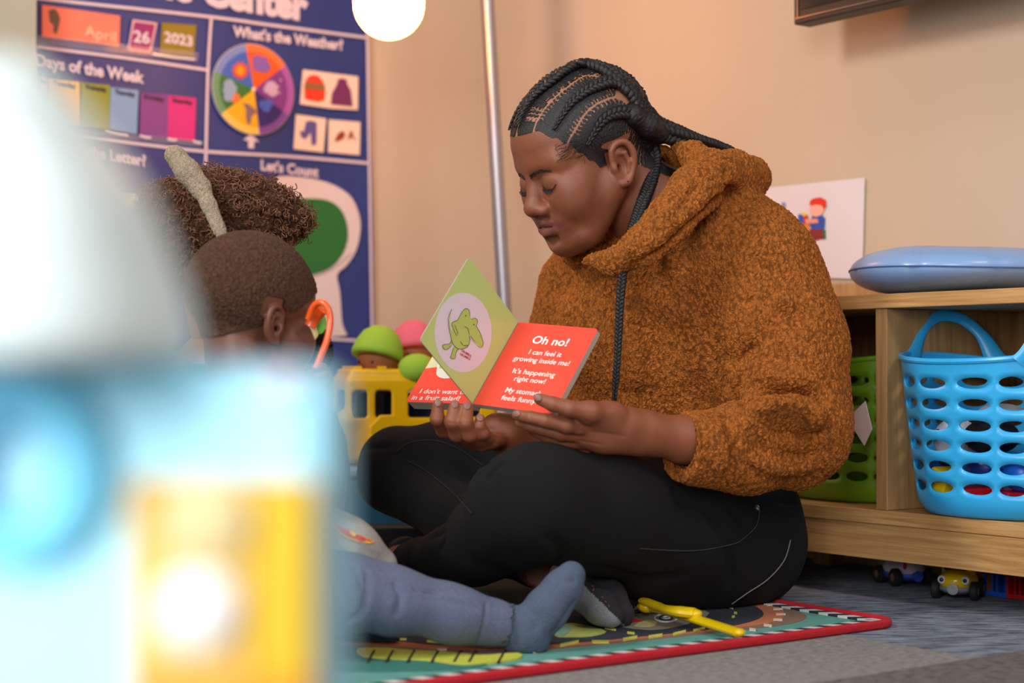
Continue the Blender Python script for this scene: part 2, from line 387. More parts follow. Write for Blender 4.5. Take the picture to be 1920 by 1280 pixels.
# ================================================================== ACTIVITY SHELF
def woodmat(name,c1,c2,stretch,rough=.45):
    if name in MATS: return MATS[name]
    m=bpy.data.materials.new(name); m.use_nodes=True; MATS[name]=m; nt=m.node_tree;N=nt.nodes;L=nt.links;b=N['Principled BSDF']; b.inputs['Roughness'].default_value=rough
    tc=N.new('ShaderNodeTexCoord');mp=N.new('ShaderNodeMapping');mp.inputs['Rotation'].default_value=(0,0,-math.atan2(U[1],U[0]));L.new(tc.outputs['Object'],mp.inputs[0])
    m2=N.new('ShaderNodeMapping');m2.inputs['Scale'].default_value=stretch;L.new(mp.outputs[0],m2.inputs[0])
    n=N.new('ShaderNodeTexNoise');n.inputs['Scale'].default_value=1;n.inputs['Detail'].default_value=8;n.inputs['Roughness'].default_value=.65;n.inputs['Distortion'].default_value=.6;L.new(m2.outputs[0],n.inputs[0])
    r=N.new('ShaderNodeValToRGB');r.color_ramp.elements[0].position=.3;r.color_ramp.elements[0].color=lin(c1)+(1,);r.color_ramp.elements[1].position=.68;r.color_ramp.elements[1].color=lin(c2)+(1,);L.new(n.outputs[0],r.inputs[0]);L.new(r.outputs[0],b.inputs['Base Color'])
    bp=N.new('ShaderNodeBump');bp.inputs['Strength'].default_value=.15;bp.inputs['Distance'].default_value=.001;L.new(n.outputs[0],bp.inputs['Height']);L.new(bp.outputs[0],b.inputs['Normal'])
    return m
OAK_H=woodmat('oak_lengthwise',(168,118,66),(216,172,112),(60,5,130))
OAK_V=woodmat('oak_upright',(150,108,62),(196,156,104),(70,130,4))
t0,t1=-.55,1.0
shelf=thing('toy_shelf','low oak shelf with open cubbies along the right wall, behind the seated woman','shelf',S(.1,.16,0))
def sbox(name,ta,tb,oa,ob,za,zb,m,parent=None,bev=.0012,label=None):
    mb=MB(); mb.box(S((ta+tb)/2,(oa+ob)/2,(za+zb)/2),abs(tb-ta),abs(ob-oa),abs(zb-za),0,V_,U,Z); return mb.obj(name,m,parent or shelf,smooth=False,bev=bev,label=label)
sbox('top_board',t0,t1,-.004,.325,.440,.4615,OAK_H)
sbox('bottom_board',t0,t1,-.002,.325,.115,.136,OAK_H)
sbox('plinth',t0,t1,.0,.02,.0615,.1145,OAK_H)
sbox('back_panel',t0,t1,.306,.325,.1365,.4395,OAK_V)
sbox('back_rail',.13,t1,.308,.325,.462,.502,OAK_V)
DT=.128
for k,tt in enumerate((DT,DT-.36,DT+.36)):
    sbox('divider',tt,tt+.022,.0,.3055,.1365,.4395,OAK_V)
for tt in (-.5,.5,.95):
    for oo in (.03,.27): sbox('foot',tt,tt+.04,oo,oo+.04,.0,.1145,OAK_V)

# ---- basket with oval holes
def basket(name,label,ct,co,a,b,rgb,z0=.1375,hgt=.222,rows=6,cols=15,phase=0.,rimlift=.0,handle_dirs=(),group=None):
    th_=thing(name,label,'basket',S(ct,co,z0),group); M=mat(name+'_plastic_%d'%rgb[0],rgb,.32,spec=.5,sss=0)
    def pt(w,z,inset=0.):
        zn=z/hgt; k=.80+.20*min(1,zn)**.8
        if z<.025: k*=1-.10*(1-z/.025)**2
        ww=w
        lift=rimlift*max(0,zn-.75)*4*(.5+.5*math.cos(2*(ww)))
        ca,sa=math.cos(ww),math.sin(ww); p=.86
        x=(a*k-inset)*math.copysign(abs(ca)**p,ca); y=(b*k-inset)*math.copysign(abs(sa)**p,sa)
        return S(ct,co,z0)+V_*x+U*y+Z*(z+lift)
    Vs=[];Fs=[];nr=16
    zlo=.027;zhi=hgt-.016;rh=(zhi-zlo)/rows
    q1,q2=.5*math.tan(math.pi/16),.5*math.tan(3*math.pi/16); fr=[0,.5-q2,.5-q1,.5+q1,.5+q2]; angs=[2*math.pi*(c+x)/cols+phase for c in range(cols) for x in fr]; nw=len(angs)
    def addquadgrid(za,zb,nz):
        n0=len(Vs)
        for i in range(nz+1):
            for j in range(nw): Vs.append(pt(angs[j],za+(zb-za)*i/nz))
        for i in range(nz):
            for j in range(nw): Fs.append((n0+i*nw+j,n0+i*nw+(j+1)%nw,n0+(i+1)*nw+(j+1)%nw,n0+(i+1)*nw+j))
    addquadgrid(0,zlo,6); addquadgrid(zhi,hgt,4)
    for i in range(rows):
        for j in range(cols):
            w0=2*math.pi*j/cols+phase; dw=2*math.pi/cols; za=zlo+i*rh; n0=len(Vs)
            for q in range(nr):
                an=2*math.pi*(q+.5)/nr; c_,s_=math.cos(an),math.sin(an); m_=max(abs(c_),abs(s_))
                Vs.append(pt(w0+dw*(.5+.5*c_/m_),za+rh*(.5+.5*s_/m_)))
            for q in range(nr):
                an=2*math.pi*(q+.5)/nr
                Vs.append(pt(w0+dw*(.5+.40*math.cos(an)),za+rh*(.5+.27*math.sin(an))))
            for q in range(nr): Fs.append((n0+q,n0+(q+1)%nr,n0+nr+(q+1)%nr,n0+nr+q))
            # corners of the cell
            for sx_,sy_,q in((1,1,nr//8),(-1,1,3*nr//8),(-1,-1,5*nr//8),(1,-1,7*nr//8)):
                Vs.append(pt(w0+dw*(.5+.5*sx_),za+rh*(.5+.5*sy_))); Fs.append((n0+(q-1)%nr,len(Vs)-1,n0+q%nr))
    # floor of the tub
    n0=len(Vs)
    for j in range(nw): Vs.append(pt(angs[j],0))
    Fs.append(tuple(range(n0,n0+nw))[::-1])
    o=obj('tub',Vs,Fs,M,th_,smooth=True)
    import bmesh
    bm=bmesh.new(); bm.from_mesh(o.data); bmesh.ops.remove_doubles(bm,verts=bm.verts,dist=2e-5); bmesh.ops.recalc_face_normals(bm,faces=bm.faces); bm.to_mesh(o.data); bm.free()
    so=o.modifiers.new('s','SOLIDIFY'); so.thickness=.0028; so.offset=-1
    rim=MB(); rim.tube([pt(2*math.pi*j/72+phase,hgt) for j in range(72)],.0042,8,0,closed=True); rim.obj('rim',M,th_)
    for wd_ in handle_dirs:
        # arched grip whose feet flare into the rim
        P=[];R_=[]
        for i in range(25):
            tt=-1+2*i/24; w=wd_+tt*.62
            z=hgt-.008+.060*(1-abs(tt)**2.4)
            if abs(tt)>.72: z=hgt-.008+.060*(1-.72**2.4)*((1-abs(tt))/.28)**1.4
            P.append(pt(w,z)); R_.append(.0085+.010*max(0,abs(tt)-.6)/.4)
        nrm=pt(wd_,hgt)-S(ct,co,z0+hgt); nrm/=np.linalg.norm(nrm)
        hb=MB(); hb.tube(smoothcurve(P,2),np.interp(np.linspace(0,24,49),range(25),R_),12,0,flat=(nrm,.36)); hb.obj('handle',M,th_)
    return th_
basket('plastic_basket','bright blue plastic basket with oval holes in the right cubby',-.022,.078,.152,.118,(56,184,248),rimlift=.012,phase=.1,handle_dirs=(math.pi*.14,math.pi*1.08))
basket('plastic_basket','lime green plastic basket with oval holes in the dark left cubby',.315,.145,.145,.115,(122,178,30),rimlift=.012,phase=.17,handle_dirs=(math.pi*.9,))
# ---- toys inside the blue basket
def at_b(t,o,z): return S(-.022+t,.078+o,.14+z)
def block(name,label,c,r,rgb,cat='toy',shape='ell',rot=0.,group=None):
    mb=MB(); M=mat('toy_%d_%d_%d'%rgb,rgb,.35)
    R=np.array(Matrix.Rotation(rot,3,'Z')@Matrix.Rotation(rot*.7,3,'X'))
    if shape=='ell': mb.ell(c,r,0,R)
    else: mb.box(c,r[0]*2,r[1]*2,r[2]*2,0,R[:,0],R[:,1],R[:,2])
    o=mb.obj(name,M,None,smooth=(shape=='ell'),bev=0 if shape=='ell' else .004); tag(o,label,cat,group); return o
block('toy_brick','yellow plastic toy brick low in the left of the blue basket',at_b(.055,-.055,.045),(.022,.018,.017),(246,205,20),'toy brick','box',.5)
block('toy_brick','red plastic toy block low in the middle of the blue basket',at_b(-.002,-.056,.028),(.035,.014,.013),(214,20,34),'toy brick','box',.15)
block('toy_ball','dark blue ball above the red block in the blue basket',at_b(-.01,-.045,.068),(.03,.028,.024),(22,56,140),'ball')
block('toy_ball','bright blue ball right of the dark ball in the blue basket',at_b(-.068,-.045,.062),(.028,.028,.026),(20,110,225),'ball')
block('toy_brick','green plastic block at the lower left edge of the blue basket',at_b(.10,-.01,.035),(.016,.016,.012),(30,130,60),'toy brick','box',.9)
block('toy_brick','blue plastic block at the left edge of the blue basket above the green one',at_b(.098,-.012,.063),(.014,.016,.013),(40,90,190),'toy brick','box',.4)
block('toy_brick','red block with blue neighbour at the right of the blue basket',at_b(-.058,-.050,.026),(.02,.016,.012),(205,25,50),'toy brick','box',.2)
# panda-like plush (white with dark patches) and a black knitted hat
pl=thing('plush_toy','white and black plush toy head seen through the blue basket holes','plush toy',at_b(.055,-.03,.07))
mb=MB(); mb.ell(at_b(.055,-.035,.105),(.034,.03,.032)); mb.obj('head',mat('white_plush',(232,232,238),.9,bump=.5,bscale=500),pl)
for dx in(-.014,.010):
    mb=MB(); mb.ell(at_b(.055+dx,-.064,.112),(.006,.004,.009)); mb.obj('eye_patch',mat('navy_plush',(24,28,48),.8),pl,label='dark eye patch')
mb=MB(); mb.ell(at_b(.075,-.02,.078),(.022,.02,.018)); mb.obj('body',mat('navy_plush',(24,28,48),.8),pl,label='dark body of the plush')
kn=MB(); kn.ell(at_b(-.012,-.04,.112),(.04,.034,.026)); tag(kn.obj('knitted_hat',mat('black_knit',(26,28,36),.9,bump=1,bscale=260)),'black knitted hat in the middle of the blue basket','hat')
cp=MB(); cp.ell(at_b(-.015,-.02,.145),(.035,.028,.014)); tag(cp.obj('cloth_hat',mat('pale_cloth',(214,218,230),.8)),'pale white cloth cap on top of the knitted hat in the basket','cap')
# white card by the divider
wc=MB(); wc.prism([S(.168,-.002,.30),S(.210,.004,.272),S(.172,-.0,.232),S(.153,-.004,.258)],U*-.0012); tag(wc.obj('paper_card',mat('white_card',(235,222,222),.6)),'white paper card leaning against the oak divider beside the green basket','card')

# ---- blue cushion on the shelf
def cushion():
    c0=S(.11,.139,.462); t=thing('round_cushion','glossy pale blue round vinyl floor cushion on the oak shelf top','cushion',c0)
    M=mat('blue_vinyl',(134,168,214),.36,bump=.1,bscale=60,coat=.15)
    Vs=[];n=96;prof=[]
    for i in range(21):
        p=-math.pi/2+math.pi*i/20; prof.append((abs(math.cos(p))**.55,math.sin(p)))
    mbx=MB();V=[];
    for r,z in prof:
        for j in range(n):
            w=2*math.pi*j/n; seam=min(abs(((w+.25)%(math.pi/4))-math.pi/8),9); dent=.004*math.exp(-((math.pi/8-seam)/.035)**2) if False else .0035*math.exp(-(seam/.03)**2)
            rr=.162*r-(dent if abs(z)<.99 else 0); hh=.036*z*(1+.08*math.sin(2*w+1))
            V.append(c0+np.array([rr*math.cos(w),rr*math.sin(w),.037+hh-(dent if z>.3 else 0)*.6]))
    Fs=[(i*n+j,i*n+(j+1)%n,(i+1)*n+(j+1)%n,(i+1)*n+j) for i in range(20) for j in range(n)]
    Fs.append(tuple(range(n))[::-1]);Fs.append(tuple(20*n+j for j in range(n)))
    obj('cushion_body',V,Fs,M,t)
    mb=MB(); mb.tube([c0+np.array([.1625*math.cos(w),.1625*math.sin(w),.037+.003*math.sin(2*w+1)]) for w in np.linspace(0,2*math.pi,97)[:-1]],.0013,6,closed=True); mb.obj('seam',mat('blue_seam',(70,105,160),.5),t,label='darker blue seam line')
cushion()

# ---- sign leaning on the wall behind the shelf
def sign():
    q=lambda x,y: wallR(x,y,.004)
    A,B,C2,D2=q(1400,356),q(1622,333),q(1617,523),q(1400,516)
    t=thing('picture_sign','white paper sign with a drawn red-haired boy stacking blocks, above the shelf','sign',q(1510,520))
    mb=MB(); mb.prism([A,B,C2,D2],-U*.001); mb.obj('sheet',mat('white_paper',(228,218,222),.5),t,smooth=False)
    def blob(name,pts,rgb,lay=1,lab=None):
        m_=MB(); P=[wallR(x,y,.0052+lay*.0004) for x,y in pts]; m_.prism(P,-U*.0003); m_.obj(name,mat('print_%d_%d_%d'%rgb,rgb,.6),t,smooth=False,label=lab)
    z=lambda L:[(1420+x/2.91,320+y/2.91) for x,y in L]
    blob('printed_block',z([(222,240),(250,232),(275,245),(275,290),(225,290)]),(44,84,190),1,'blue printed block')
    blob('printed_block',z([(232,232),(262,228),(280,240),(255,250)]),(238,200,40),2,'yellow printed block')
    blob('printed_block',z([(252,250),(275,242),(285,290),(252,290)]),(200,40,40),3,'red printed block')
    blob('printed_block',z([(222,292),(248,292),(248,330),(222,330)]),(240,205,50),1,'yellow printed block')
    blob('printed_block',z([(248,292),(285,292),(285,340),(248,340)]),(230,130,60),1,'orange printed block')
    blob('printed_block',z([(255,340),(290,338),(290,375),(258,378)]),(40,110,70),2,'green printed block')
    blob('printed_shoe',z([(350,320),(372,322),(374,372),(352,374)]),(50,110,80),2,'green printed shoe')
    blob('printed_trousers',z([(285,318),(355,318),(360,370),(300,384),(285,350)]),(140,36,40),3,'dark red printed trousers')
    blob('printed_shirt',z([(300,245),(350,238),(370,260),(366,318),(296,320),(284,296)]),(44,84,170),4,'blue printed shirt')
    blob('printed_arm',z([(262,262),(330,262),(332,284),(262,290)]),(240,150,130),5,'pink printed arm')
    blob('printed_face',z([(285,205),(296,182),(330,180),(362,190),(366,215),(350,242),(318,252),(292,240)]),(246,178,158),5,'pink printed face')
    blob('printed_hair',z([(284,185),(290,160),(310,150),(345,145),(372,158),(376,192),(364,212),(352,190),(320,184),(296,190)]),(226,50,34),6,'red printed hair')
    for s_,x0,y0,x1,hh,rgb in(('B',1466,389,1474,9,(90,100,190)),('S',1538,508,1545,11,(50,50,60)),('THE',1522,470,1534,9,(70,66,70)),('TS',1522,482,1532,10,(60,60,66))):
        A_,B_=wallR(x0,y0,.0056),wallR(x1,y0,.0056); V,Fs=text_mesh(s_,A_,B_,Z,hh*np.linalg.norm(A_)/F,ext=.0003)
        obj('lettering',V,Fs,mat('print_%d_%d_%d'%rgb,rgb,.6),t,smooth=False)
sign()

# ---- television
def tv():
    off=.15
    bl=wallR(1488,47,off); br=wallR(1725,0,off); e=(br-bl)/np.linalg.norm(br-bl)
    e=-V_; L=1.1; Hh=.6
    t=thing('television','black flat screen television mounted high on the right wall','television',bl+e*L/2)
    T=-U
    mb=MB(); c=bl+e*L/2+Z*Hh/2+U*.02; mb.box(c,L,.04,Hh,0,e,U,Z); mb.obj('housing',mat('tv_black',(34,28,27),.5),t,smooth=False,bev=.003)
    mb=MB(); c2=bl+e*L/2+Z*(Hh/2+.006)-U*.001; mb.box(c2,L-.036,.003,Hh-.036,0,e,U,Z); mb.obj('screen',mat('tv_glass',(26,18,18),.12),t,smooth=False)
    mb=MB(); mb.box(bl+e*L/2+Z*.3+U*.092,.3,.104,.25,0,e,U,Z); mb.obj('wall_bracket',mat('tv_black',(34,28,27),.5),t,smooth=False)
    mb=MB(); mb.box(bl+e*L/2+Z*.010-U*.0014,L-.01,.002,.002,0,e,U,Z); mb.box(bl+e*.011+Z*Hh/2-U*.0014,.002,.002,Hh-.02,0,e,U,Z); mb.obj('bezel_trim',mat('tv_trim',(120,110,108),.3,metal=.6),t,smooth=False,label='thin grey bezel line')
tv()

# ---- floor lamp
def lamp():
    GD=3.12; gr=66.5*GD/F; gc=W(729,8,GD)
    base=W(971,1008,3.45)*[1,1,0]+Z*0; 
    p0=W(970.5,1000,3.45); p0[2]=0.02; p1=W(945,560,3.45); p2=W(917,60,3.45); top=p1+(p2-p1)*2.4
    t=thing('floor_lamp','grey metal floor lamp with glowing white globe near the room corner','lamp',[p0[0],p0[1],0])
    MT=mat('lamp_metal',(168,166,172),.35,metal=.75)
    mb=MB(); mb.tube([p0,p1,p2,top],.0142,20); mb.obj('pole',MT,t)
    mb=MB(); mb.lathe([p0[0],p0[1],0],[(.001,.0),(.13,.0),(.13,.012),(.12,.018),(.02,.024),(.001,.024)],40); mb.obj('base',MT,t)
    gt=gc+Z*.125
    arm=smoothcurve([top,top+Z*.10,(top+gt)/2+Z*.30,gt+Z*.14,gt],10)
    mb=MB(); mb.tube(arm,.008,12); mb.obj('arm',MT,t)
    mb=MB(); prof=[(.001,-gr)]+[(gr*math.cos(w),gr*math.sin(w)) for w in np.linspace(-1.5,0,12)]+[(gr,.03),(gr*.97,.09),(gr*.7,.115),(.02,.12),(.001,.12)]
    mb.lathe(gc,prof,40); g=mb.obj('lamp_shade',mat('glowing_glass',(255,236,214),.3,emit=32.,emitcol=(255,152,72)),t,label='glowing white glass globe')
    mb=MB(); mb.lathe(gc+Z*.118,[(.02,0),(.024,.002),(.024,.04),(.01,.045)],24); mb.obj('socket',MT,t)
    return g
lampglobe=lamp()
# ================================================================== WALL CHART (pocket chart on the back wall)
def chart():
    Q=lambda x,y,l=0.: wallB(x,y,.012+l*.0012)
    t=thing('pocket_chart','large dark blue classroom calendar pocket chart hanging on the back wall','wall chart',Q(400,640)*[1,1,0]+Z*.3)
    WH=mat('chart_white',(226,210,222),.55); BL=mat('chart_blue',(40,58,128),.5,noise=.12,nscale=7,bump=.35,bscale=9)
    # cloth sheet with gentle waves
    L0=Q(69,-80);R0=Q(688,-80); L1=Q(69,760); R1=Q(704,760)
    nx,ny=60,60; V=[]
    for j in range(ny+1):
        for i in range(nx+1):
            a=i/nx;b=j/ny; p=(L0*(1-b)+L1*b)*(1-a)+(R0*(1-b)+R1*b)*a
            V.append(p-V_*(.0015*math.sin(a*17+b*5)+.001*math.sin(b*13-a*6)+.0016))
    V2=[p+V_*.004+V_*.002 for p in V]; n=len(V)
    Fs=[(j*(nx+1)+i,j*(nx+1)+i+1,(j+1)*(nx+1)+i+1,(j+1)*(nx+1)+i) for j in range(ny) for i in range(nx)]
    Fs=Fs+[tuple(n+k for k in q[::-1]) for q in Fs]
    bd=[i for i in range(nx+1)]+[(j+1)*(nx+1)+nx for j in range(ny)]+[ny*(nx+1)+i for i in range(nx-1,-1,-1)]+[j*(nx+1) for j in range(ny-1,0,-1)]
    Fs+=[(bd[i],bd[(i+1)%len(bd)],n+bd[(i+1)%len(bd)],n+bd[i]) for i in range(len(bd))]
    obj('cloth_sheet',V,Fs,BL,t)
    ol=5.
    def strip(name,pts,w=5,m=WH,l=ol,lab=None):
        mb=MB(); P=smoothcurve([(x,y,0) for x,y in pts],6)
        W3=[Q(x,y,l) for x,y,_ in P]; w3=w*3.75/F
        T=np.gradient(np.array(W3),axis=0); A=[];B=[]
        for p,tt in zip(W3,T):
            tt=tt/np.linalg.norm(tt); nn=np.cross(tt,V_); nn/=np.linalg.norm(nn); A.append(p+nn*w3/2);B.append(p-nn*w3/2)
        k=len(A); mb.prism(A+B[::-1],-V_*.0006) if False else None
        Vv=A+B; mb.add(Vv+[p-V_*.0006 for p in Vv],[(i,i+1,k+i+1,k+i)[::-1] for i in range(k-1)]+[(2*k+i,2*k+i+1,3*k+i+1,3*k+i) for i in range(k-1)])
        return mb.obj(name,m,t,smooth=False,label=lab)
    strip('border_line',[(60,-4),(380,30),(500,46),(690,71)])
    strip('border_line',[(688,20),(692,300),(698,642)],5)
    strip('border_line',[(69,88),(230,108),(387,131)])
    strip('border_line',[(69,244),(146,257),(270,271),(386,284),(540,293),(692,306)])
    strip('border_line',[(396,32),(390,130),(386,285),(384,420),(386,640)])
    strip('border_line',[(386,622),(500,628),(600,634),(699,640)],5)
    def words(s,x0,y0,x1,y1,h,m=WH,bold=.02,l=ol):
        A,B=Q(x0,y0,l),Q(x1,y1,l); upv=Z
        V,Fs=text_mesh(s,A,B,upv,h*3.75/F,bold=bold); obj('lettering',V,Fs,m,t,smooth=False)
    words('Time Center',205,-22,578,38,52,bold=.05)
    words("What's the Weather?",437,68,643,94,19,bold=.035)
    words('Days of the Week',66,124,270,156,20,bold=.035)
    words("What's the Letter?",80,284,273,312,19,bold=.035)
    words("Let's Count",489,318,597,332,18,bold=.035)
    def poly(name,pts,rgb,l=6.,lab=None,parent=None,th=.001):
        mb=MB(); mb.prism([Q(x,y,l) for x,y in pts],-V_*th); return mb.obj(name,mat('card_%d_%d_%d'%rgb,rgb,.55),parent or t,smooth=False,label=lab)
    z=lambda L,k=2.743:[(x/k,y/k) for x,y in L]
    # date cards
    c=poly('month_card',z([(215,25),(617,82),(612,240),(215,190)]),(246,128,104),6,'salmon month card reading April')
    V,Fs=text_mesh('April',Q(159,66,7.5),Q(217,80,7.5),Z,18*3.75/F,bold=.01); obj('lettering',V,Fs,mat('card_250_200_150',(246,196,160),.6),c,smooth=False)
    poly('printed_bird',z([(252,55),(280,45),(300,70),(308,100),(300,140),(290,175),(275,160),(278,130),(258,110)]),(104,76,50),7.5,'brown printed picture on the month card',c)
    c=poly('day_card',z([(682,100),(808,118),(776,274),(655,258)]),(228,180,190),6,'day card reading 26')
    poly('card_face',z([(692,112),(796,127),(768,262),(667,248)]),(150,28,110),7.2,'magenta card face',c)
    V,Fs=text_mesh('26',Q(250,78,8.8),Q(281,82,8.8),Z,20*3.7/F,bold=.03); obj('lettering',V,Fs,WH,c,smooth=False)
    c=poly('year_card',z([(832,116),(1010,130),(996,292),(820,280)]),(140,122,18),6,'olive year card reading 2023')
    V,Fs=text_mesh('2023',Q(308,78,7.5),Q(361,87,7.5),Z,18*3.7/F,bold=.03); obj('lettering',V,Fs,WH,c,smooth=False)
    # weekday cards
    days=[((150,395),(240,405),(240,640),(150,630),(226,150,170),'Monday'),((245,408),(408,422),(405,655),(245,640),(236,190,80),'Tuesday'),((415,424),(565,438),(558,668),(410,655),(142,150,30),'Wednesday'),((568,448),(712,464),(703,690),(560,668),(128,164,206),'Thursday'),((722,475),(865,488),(862,712),(716,700),(128,62,140),'Friday'),((866,490),(1008,505),(1000,728),(860,712),(208,36,130),'Saturday')]
    for a,b,c2,d,rgb,nm in days:
        if nm=='Monday': a=(195,398);d=(195,635)
        c=poly('weekday_card',z([a,b,c2,d]),rgb,6,'%s card'%nm)
        ax,bx=a[0]/2.743,b[0]/2.743;ay,by=a[1]/2.743,b[1]/2.743
        V,Fs=text_mesh(nm,Q(ax+ (bx-ax)*.15,ay+12,7.5),Q(bx-(bx-ax)*.12,by+12.5,7.5),Z,8*3.7/F,bold=.03); obj('lettering',V,Fs,mat('card_ink',(50,34,60),.6),c,smooth=False)
    # clear pockets catching light
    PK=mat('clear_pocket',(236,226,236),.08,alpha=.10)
    for pts in ([(70,66),(372,98),(370,116),(70,84)],[(75,235),(378,264),(376,275),(75,246)]):
        mb=MB(); mb.prism([Q(x,y,9) for x,y in pts],-V_*.0008); mb.obj('clear_pocket',PK,t,smooth=False,label='clear vinyl pocket')
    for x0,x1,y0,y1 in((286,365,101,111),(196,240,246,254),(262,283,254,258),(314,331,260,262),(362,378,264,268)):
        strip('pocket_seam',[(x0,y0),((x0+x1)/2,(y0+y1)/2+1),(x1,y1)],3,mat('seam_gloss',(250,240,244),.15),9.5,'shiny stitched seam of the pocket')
    # weather wheel
    cen=Q(474,168,9); ex=-U; R1_=(546-402)/2*3.78/F/.83
    zr=82*3.76/F
    wh=obj('weather_wheel',*(lambda mb:(np.vstack(mb.V),mb.F))(MB().prism([Q(474,168,8)+(U*math.cos(w)*zr+Z*math.sin(w)*zr) for w in np.linspace(0,2*math.pi,64,endpoint=False)],-V_*.004)),mat('card_200_190_200',(200,190,200),.5),t,smooth=False)
    base=Q(474,168,8)-V_*.0042
    cols=[((232,92,22),(236,120,60),102,38),((58,100,190),(120,140,200),162,102),((44,116,44),(100,150,110),218,162),((240,178,14),(236,200,90),278,218),((44,32,110),(120,70,160),330,278),((128,54,140),(170,90,180),398,330)]
    for rgb,edge,a1,a0 in cols:
        A=np.radians(np.linspace(a0,a1,16))
        mb=MB(); mb.prism([base]+[base+(U*math.cos(w)+Z*math.sin(w))*zr*.985 for w in A],-V_*.0008); s_=mb.obj('wheel_slice',mat('card_%d_%d_%d'%edge,edge,.5),wh,smooth=False,label='coloured slice of the weather wheel')
        mb=MB(); mb.prism([base-V_*.0009]+[base-V_*.0009+(U*math.cos(w)+Z*math.sin(w))*zr*.83 for w in A],-V_*.0005); mb.obj('wheel_slice',mat('card_%d_%d_%d'%rgb,rgb,.5),wh,smooth=False,label='coloured slice of the weather wheel')
    zz=lambda L:[(380+x/4.572,60+y/4.572) for x,y in L]
    def pic(name,pts,rgb,lab,l=13.5): return poly(name,pts,rgb,l,lab,wh,.0006)
    star=[]
    for i in range(20):
        w=math.pi*2*i/20; r=80 if i%2==0 else 58; star.append((322+r*math.cos(w)*.93,330+r*math.sin(w)))
    pic('printed_sun',zz(star),(226,74,30),'orange printed sun'); pic('printed_sun',zz([(322+38*math.cos(w),330+42*math.sin(w)) for w in np.linspace(0,6.1,16)]),(246,150,30),'yellow heart of the printed sun',14.2)
    def cloud(cs,rgb,lab,l=13.5):
        for k,(x,y,r) in enumerate(cs): pic('printed_cloud',zz([(x+r*math.cos(w),y+r*math.sin(w)) for w in np.linspace(0,2*math.pi,18,endpoint=False)]),rgb,lab,l+.1*k)
    cloud([(465,240,42),(480,290,50),(530,300,50),(520,250,38)],(132,96,180),'purple printed cloud')
    cloud([(585,470,50),(560,490,38),(600,510,44),(640,470,14),(668,412,10),(655,520,10)],(200,170,206),'pale printed snow cloud')
    cloud([(520,620,38),(570,610,34),(545,650,38)],(66,96,190),'blue printed rain cloud')
    cloud([(278,565,42)],(236,120,50),'orange printed half sun'); cloud([(225,450,46),(245,490,50),(220,555,42),(200,500,30)],(140,166,196),'grey printed cloud',14.2)
    pic('printed_tornado',zz([(345,605),(400,620),(452,665),(460,690),(420,720),(408,790),(385,790),(370,730),(372,670)]),(124,106,110),'grey printed wind funnel')
    mb=MB(); mb.lathe(base-V_*.0015,[(.0005,0),(.0048,0),(.004,.002),(.0005,.003)],16,ax=-V_); mb.obj('pin',mat('chart_pin',(240,230,215),.2,metal=.4),wh,label='shiny centre pin')
    poly('arrow',zz([(410,875),(485,940),(438,938),(440,998),(388,996),(390,932),(345,925)]),(222,206,218),6,'white arrow below the weather wheel')
    # clothing cards
    def card(pts,lab): return poly('clothing_card',zz(pts),(244,216,196),6,lab)
    c=card([(858,322),(1095,352),(1090,655),(832,618)],'card with a red sweater'); 
    zp=lambda nm,pts,rgb,par,lab,l=7.6: poly(nm,zz(pts),rgb,l,lab,par,.0005)
    zp('printed_sweater',[(905,380),(945,366),(990,374),(1030,420),(1050,500),(1045,580),(1000,600),(905,585),(875,570),(870,480),(880,420)],(226,60,28),c,'red printed sweater')
    zp('printed_stripe',[(880,432),(1045,450),(1050,500),(872,480)],(140,104,50),c,'brown stripe of the printed sweater',8.4)
    c=card([(1097,353),(1332,382),(1328,668),(1080,655)],'card with a purple jacket')
    zp('printed_jacket',[(1160,405),(1195,395),(1238,410),(1236,440),(1270,500),(1286,640),(1098,620),(1110,520),(1150,450)],(118,40,96),c,'purple printed jacket')
    c=card([(798,706),(1058,742),(1034,1032),(778,1002)],'card with grey trousers')
    zp('printed_trousers',[(885,768),(925,758),(978,775),(975,960),(935,975),(925,860),(880,920),(845,900),(832,850),(868,850)],(96,82,150),c,'blue printed trousers')
    c=card([(1080,750),(1350,772),(1344,1056),(1074,1030)],'card with small brown shoes')
    zp('printed_shoes',[(1130,930),(1160,870),(1200,845),(1225,880),(1200,920),(1150,940)],(150,60,40),c,'brown printed shoes')
    zp('printed_shoes',[(1240,930),(1262,850),(1285,850),(1290,890),(1320,925),(1270,905)],(160,80,60),c,'brown printed shoes')
    # gumball machine in the counting box
    k=lambda L:[(240+x/2.783,260+y/2.783) for x,y in L]
    def sm(L,n=6): return [tuple(p[:2]) for p in smoothcurve([(x,y,0) for x,y in k(L)],n,True)]
    poly('printed_gumball_machine',sm([(760,215),(870,198),(1030,225),(1150,290),(1200,380),(1212,470),(1190,580),(1140,660),(1090,710),(1105,800),(1115,950),(1130,1000),(1125,1028),(900,1010),(880,800),(870,700),(830,650),(780,560),(760,400)],3),(226,208,206),6,'white printed gumball machine outline')
    poly('printed_globe',sm([(860,330),(960,312),(1050,325),(1110,370),(1140,440),(1146,520),(1120,600),(1060,670),(980,705),(900,716),(840,640),(820,480)],4),(34,110,46),7.2,'green globe of the gumball machine')
    strip('printed_line',[(660,475),(620,505),(585,520)],2,mat('card_180_170_180',(176,160,170),.6),7.4,'thin grey outline')
    # letter cards partly seen behind the children
    poly('letter_card',z([(600,995),(703,1000),(700,1180),(600,1175)]),(240,214,196),6,'pale letter card'); poly('letter_card',z([(728,1005),(850,1012),(850,1180),(724,1172)]),(240,210,190),6,'pale letter card')
chart()

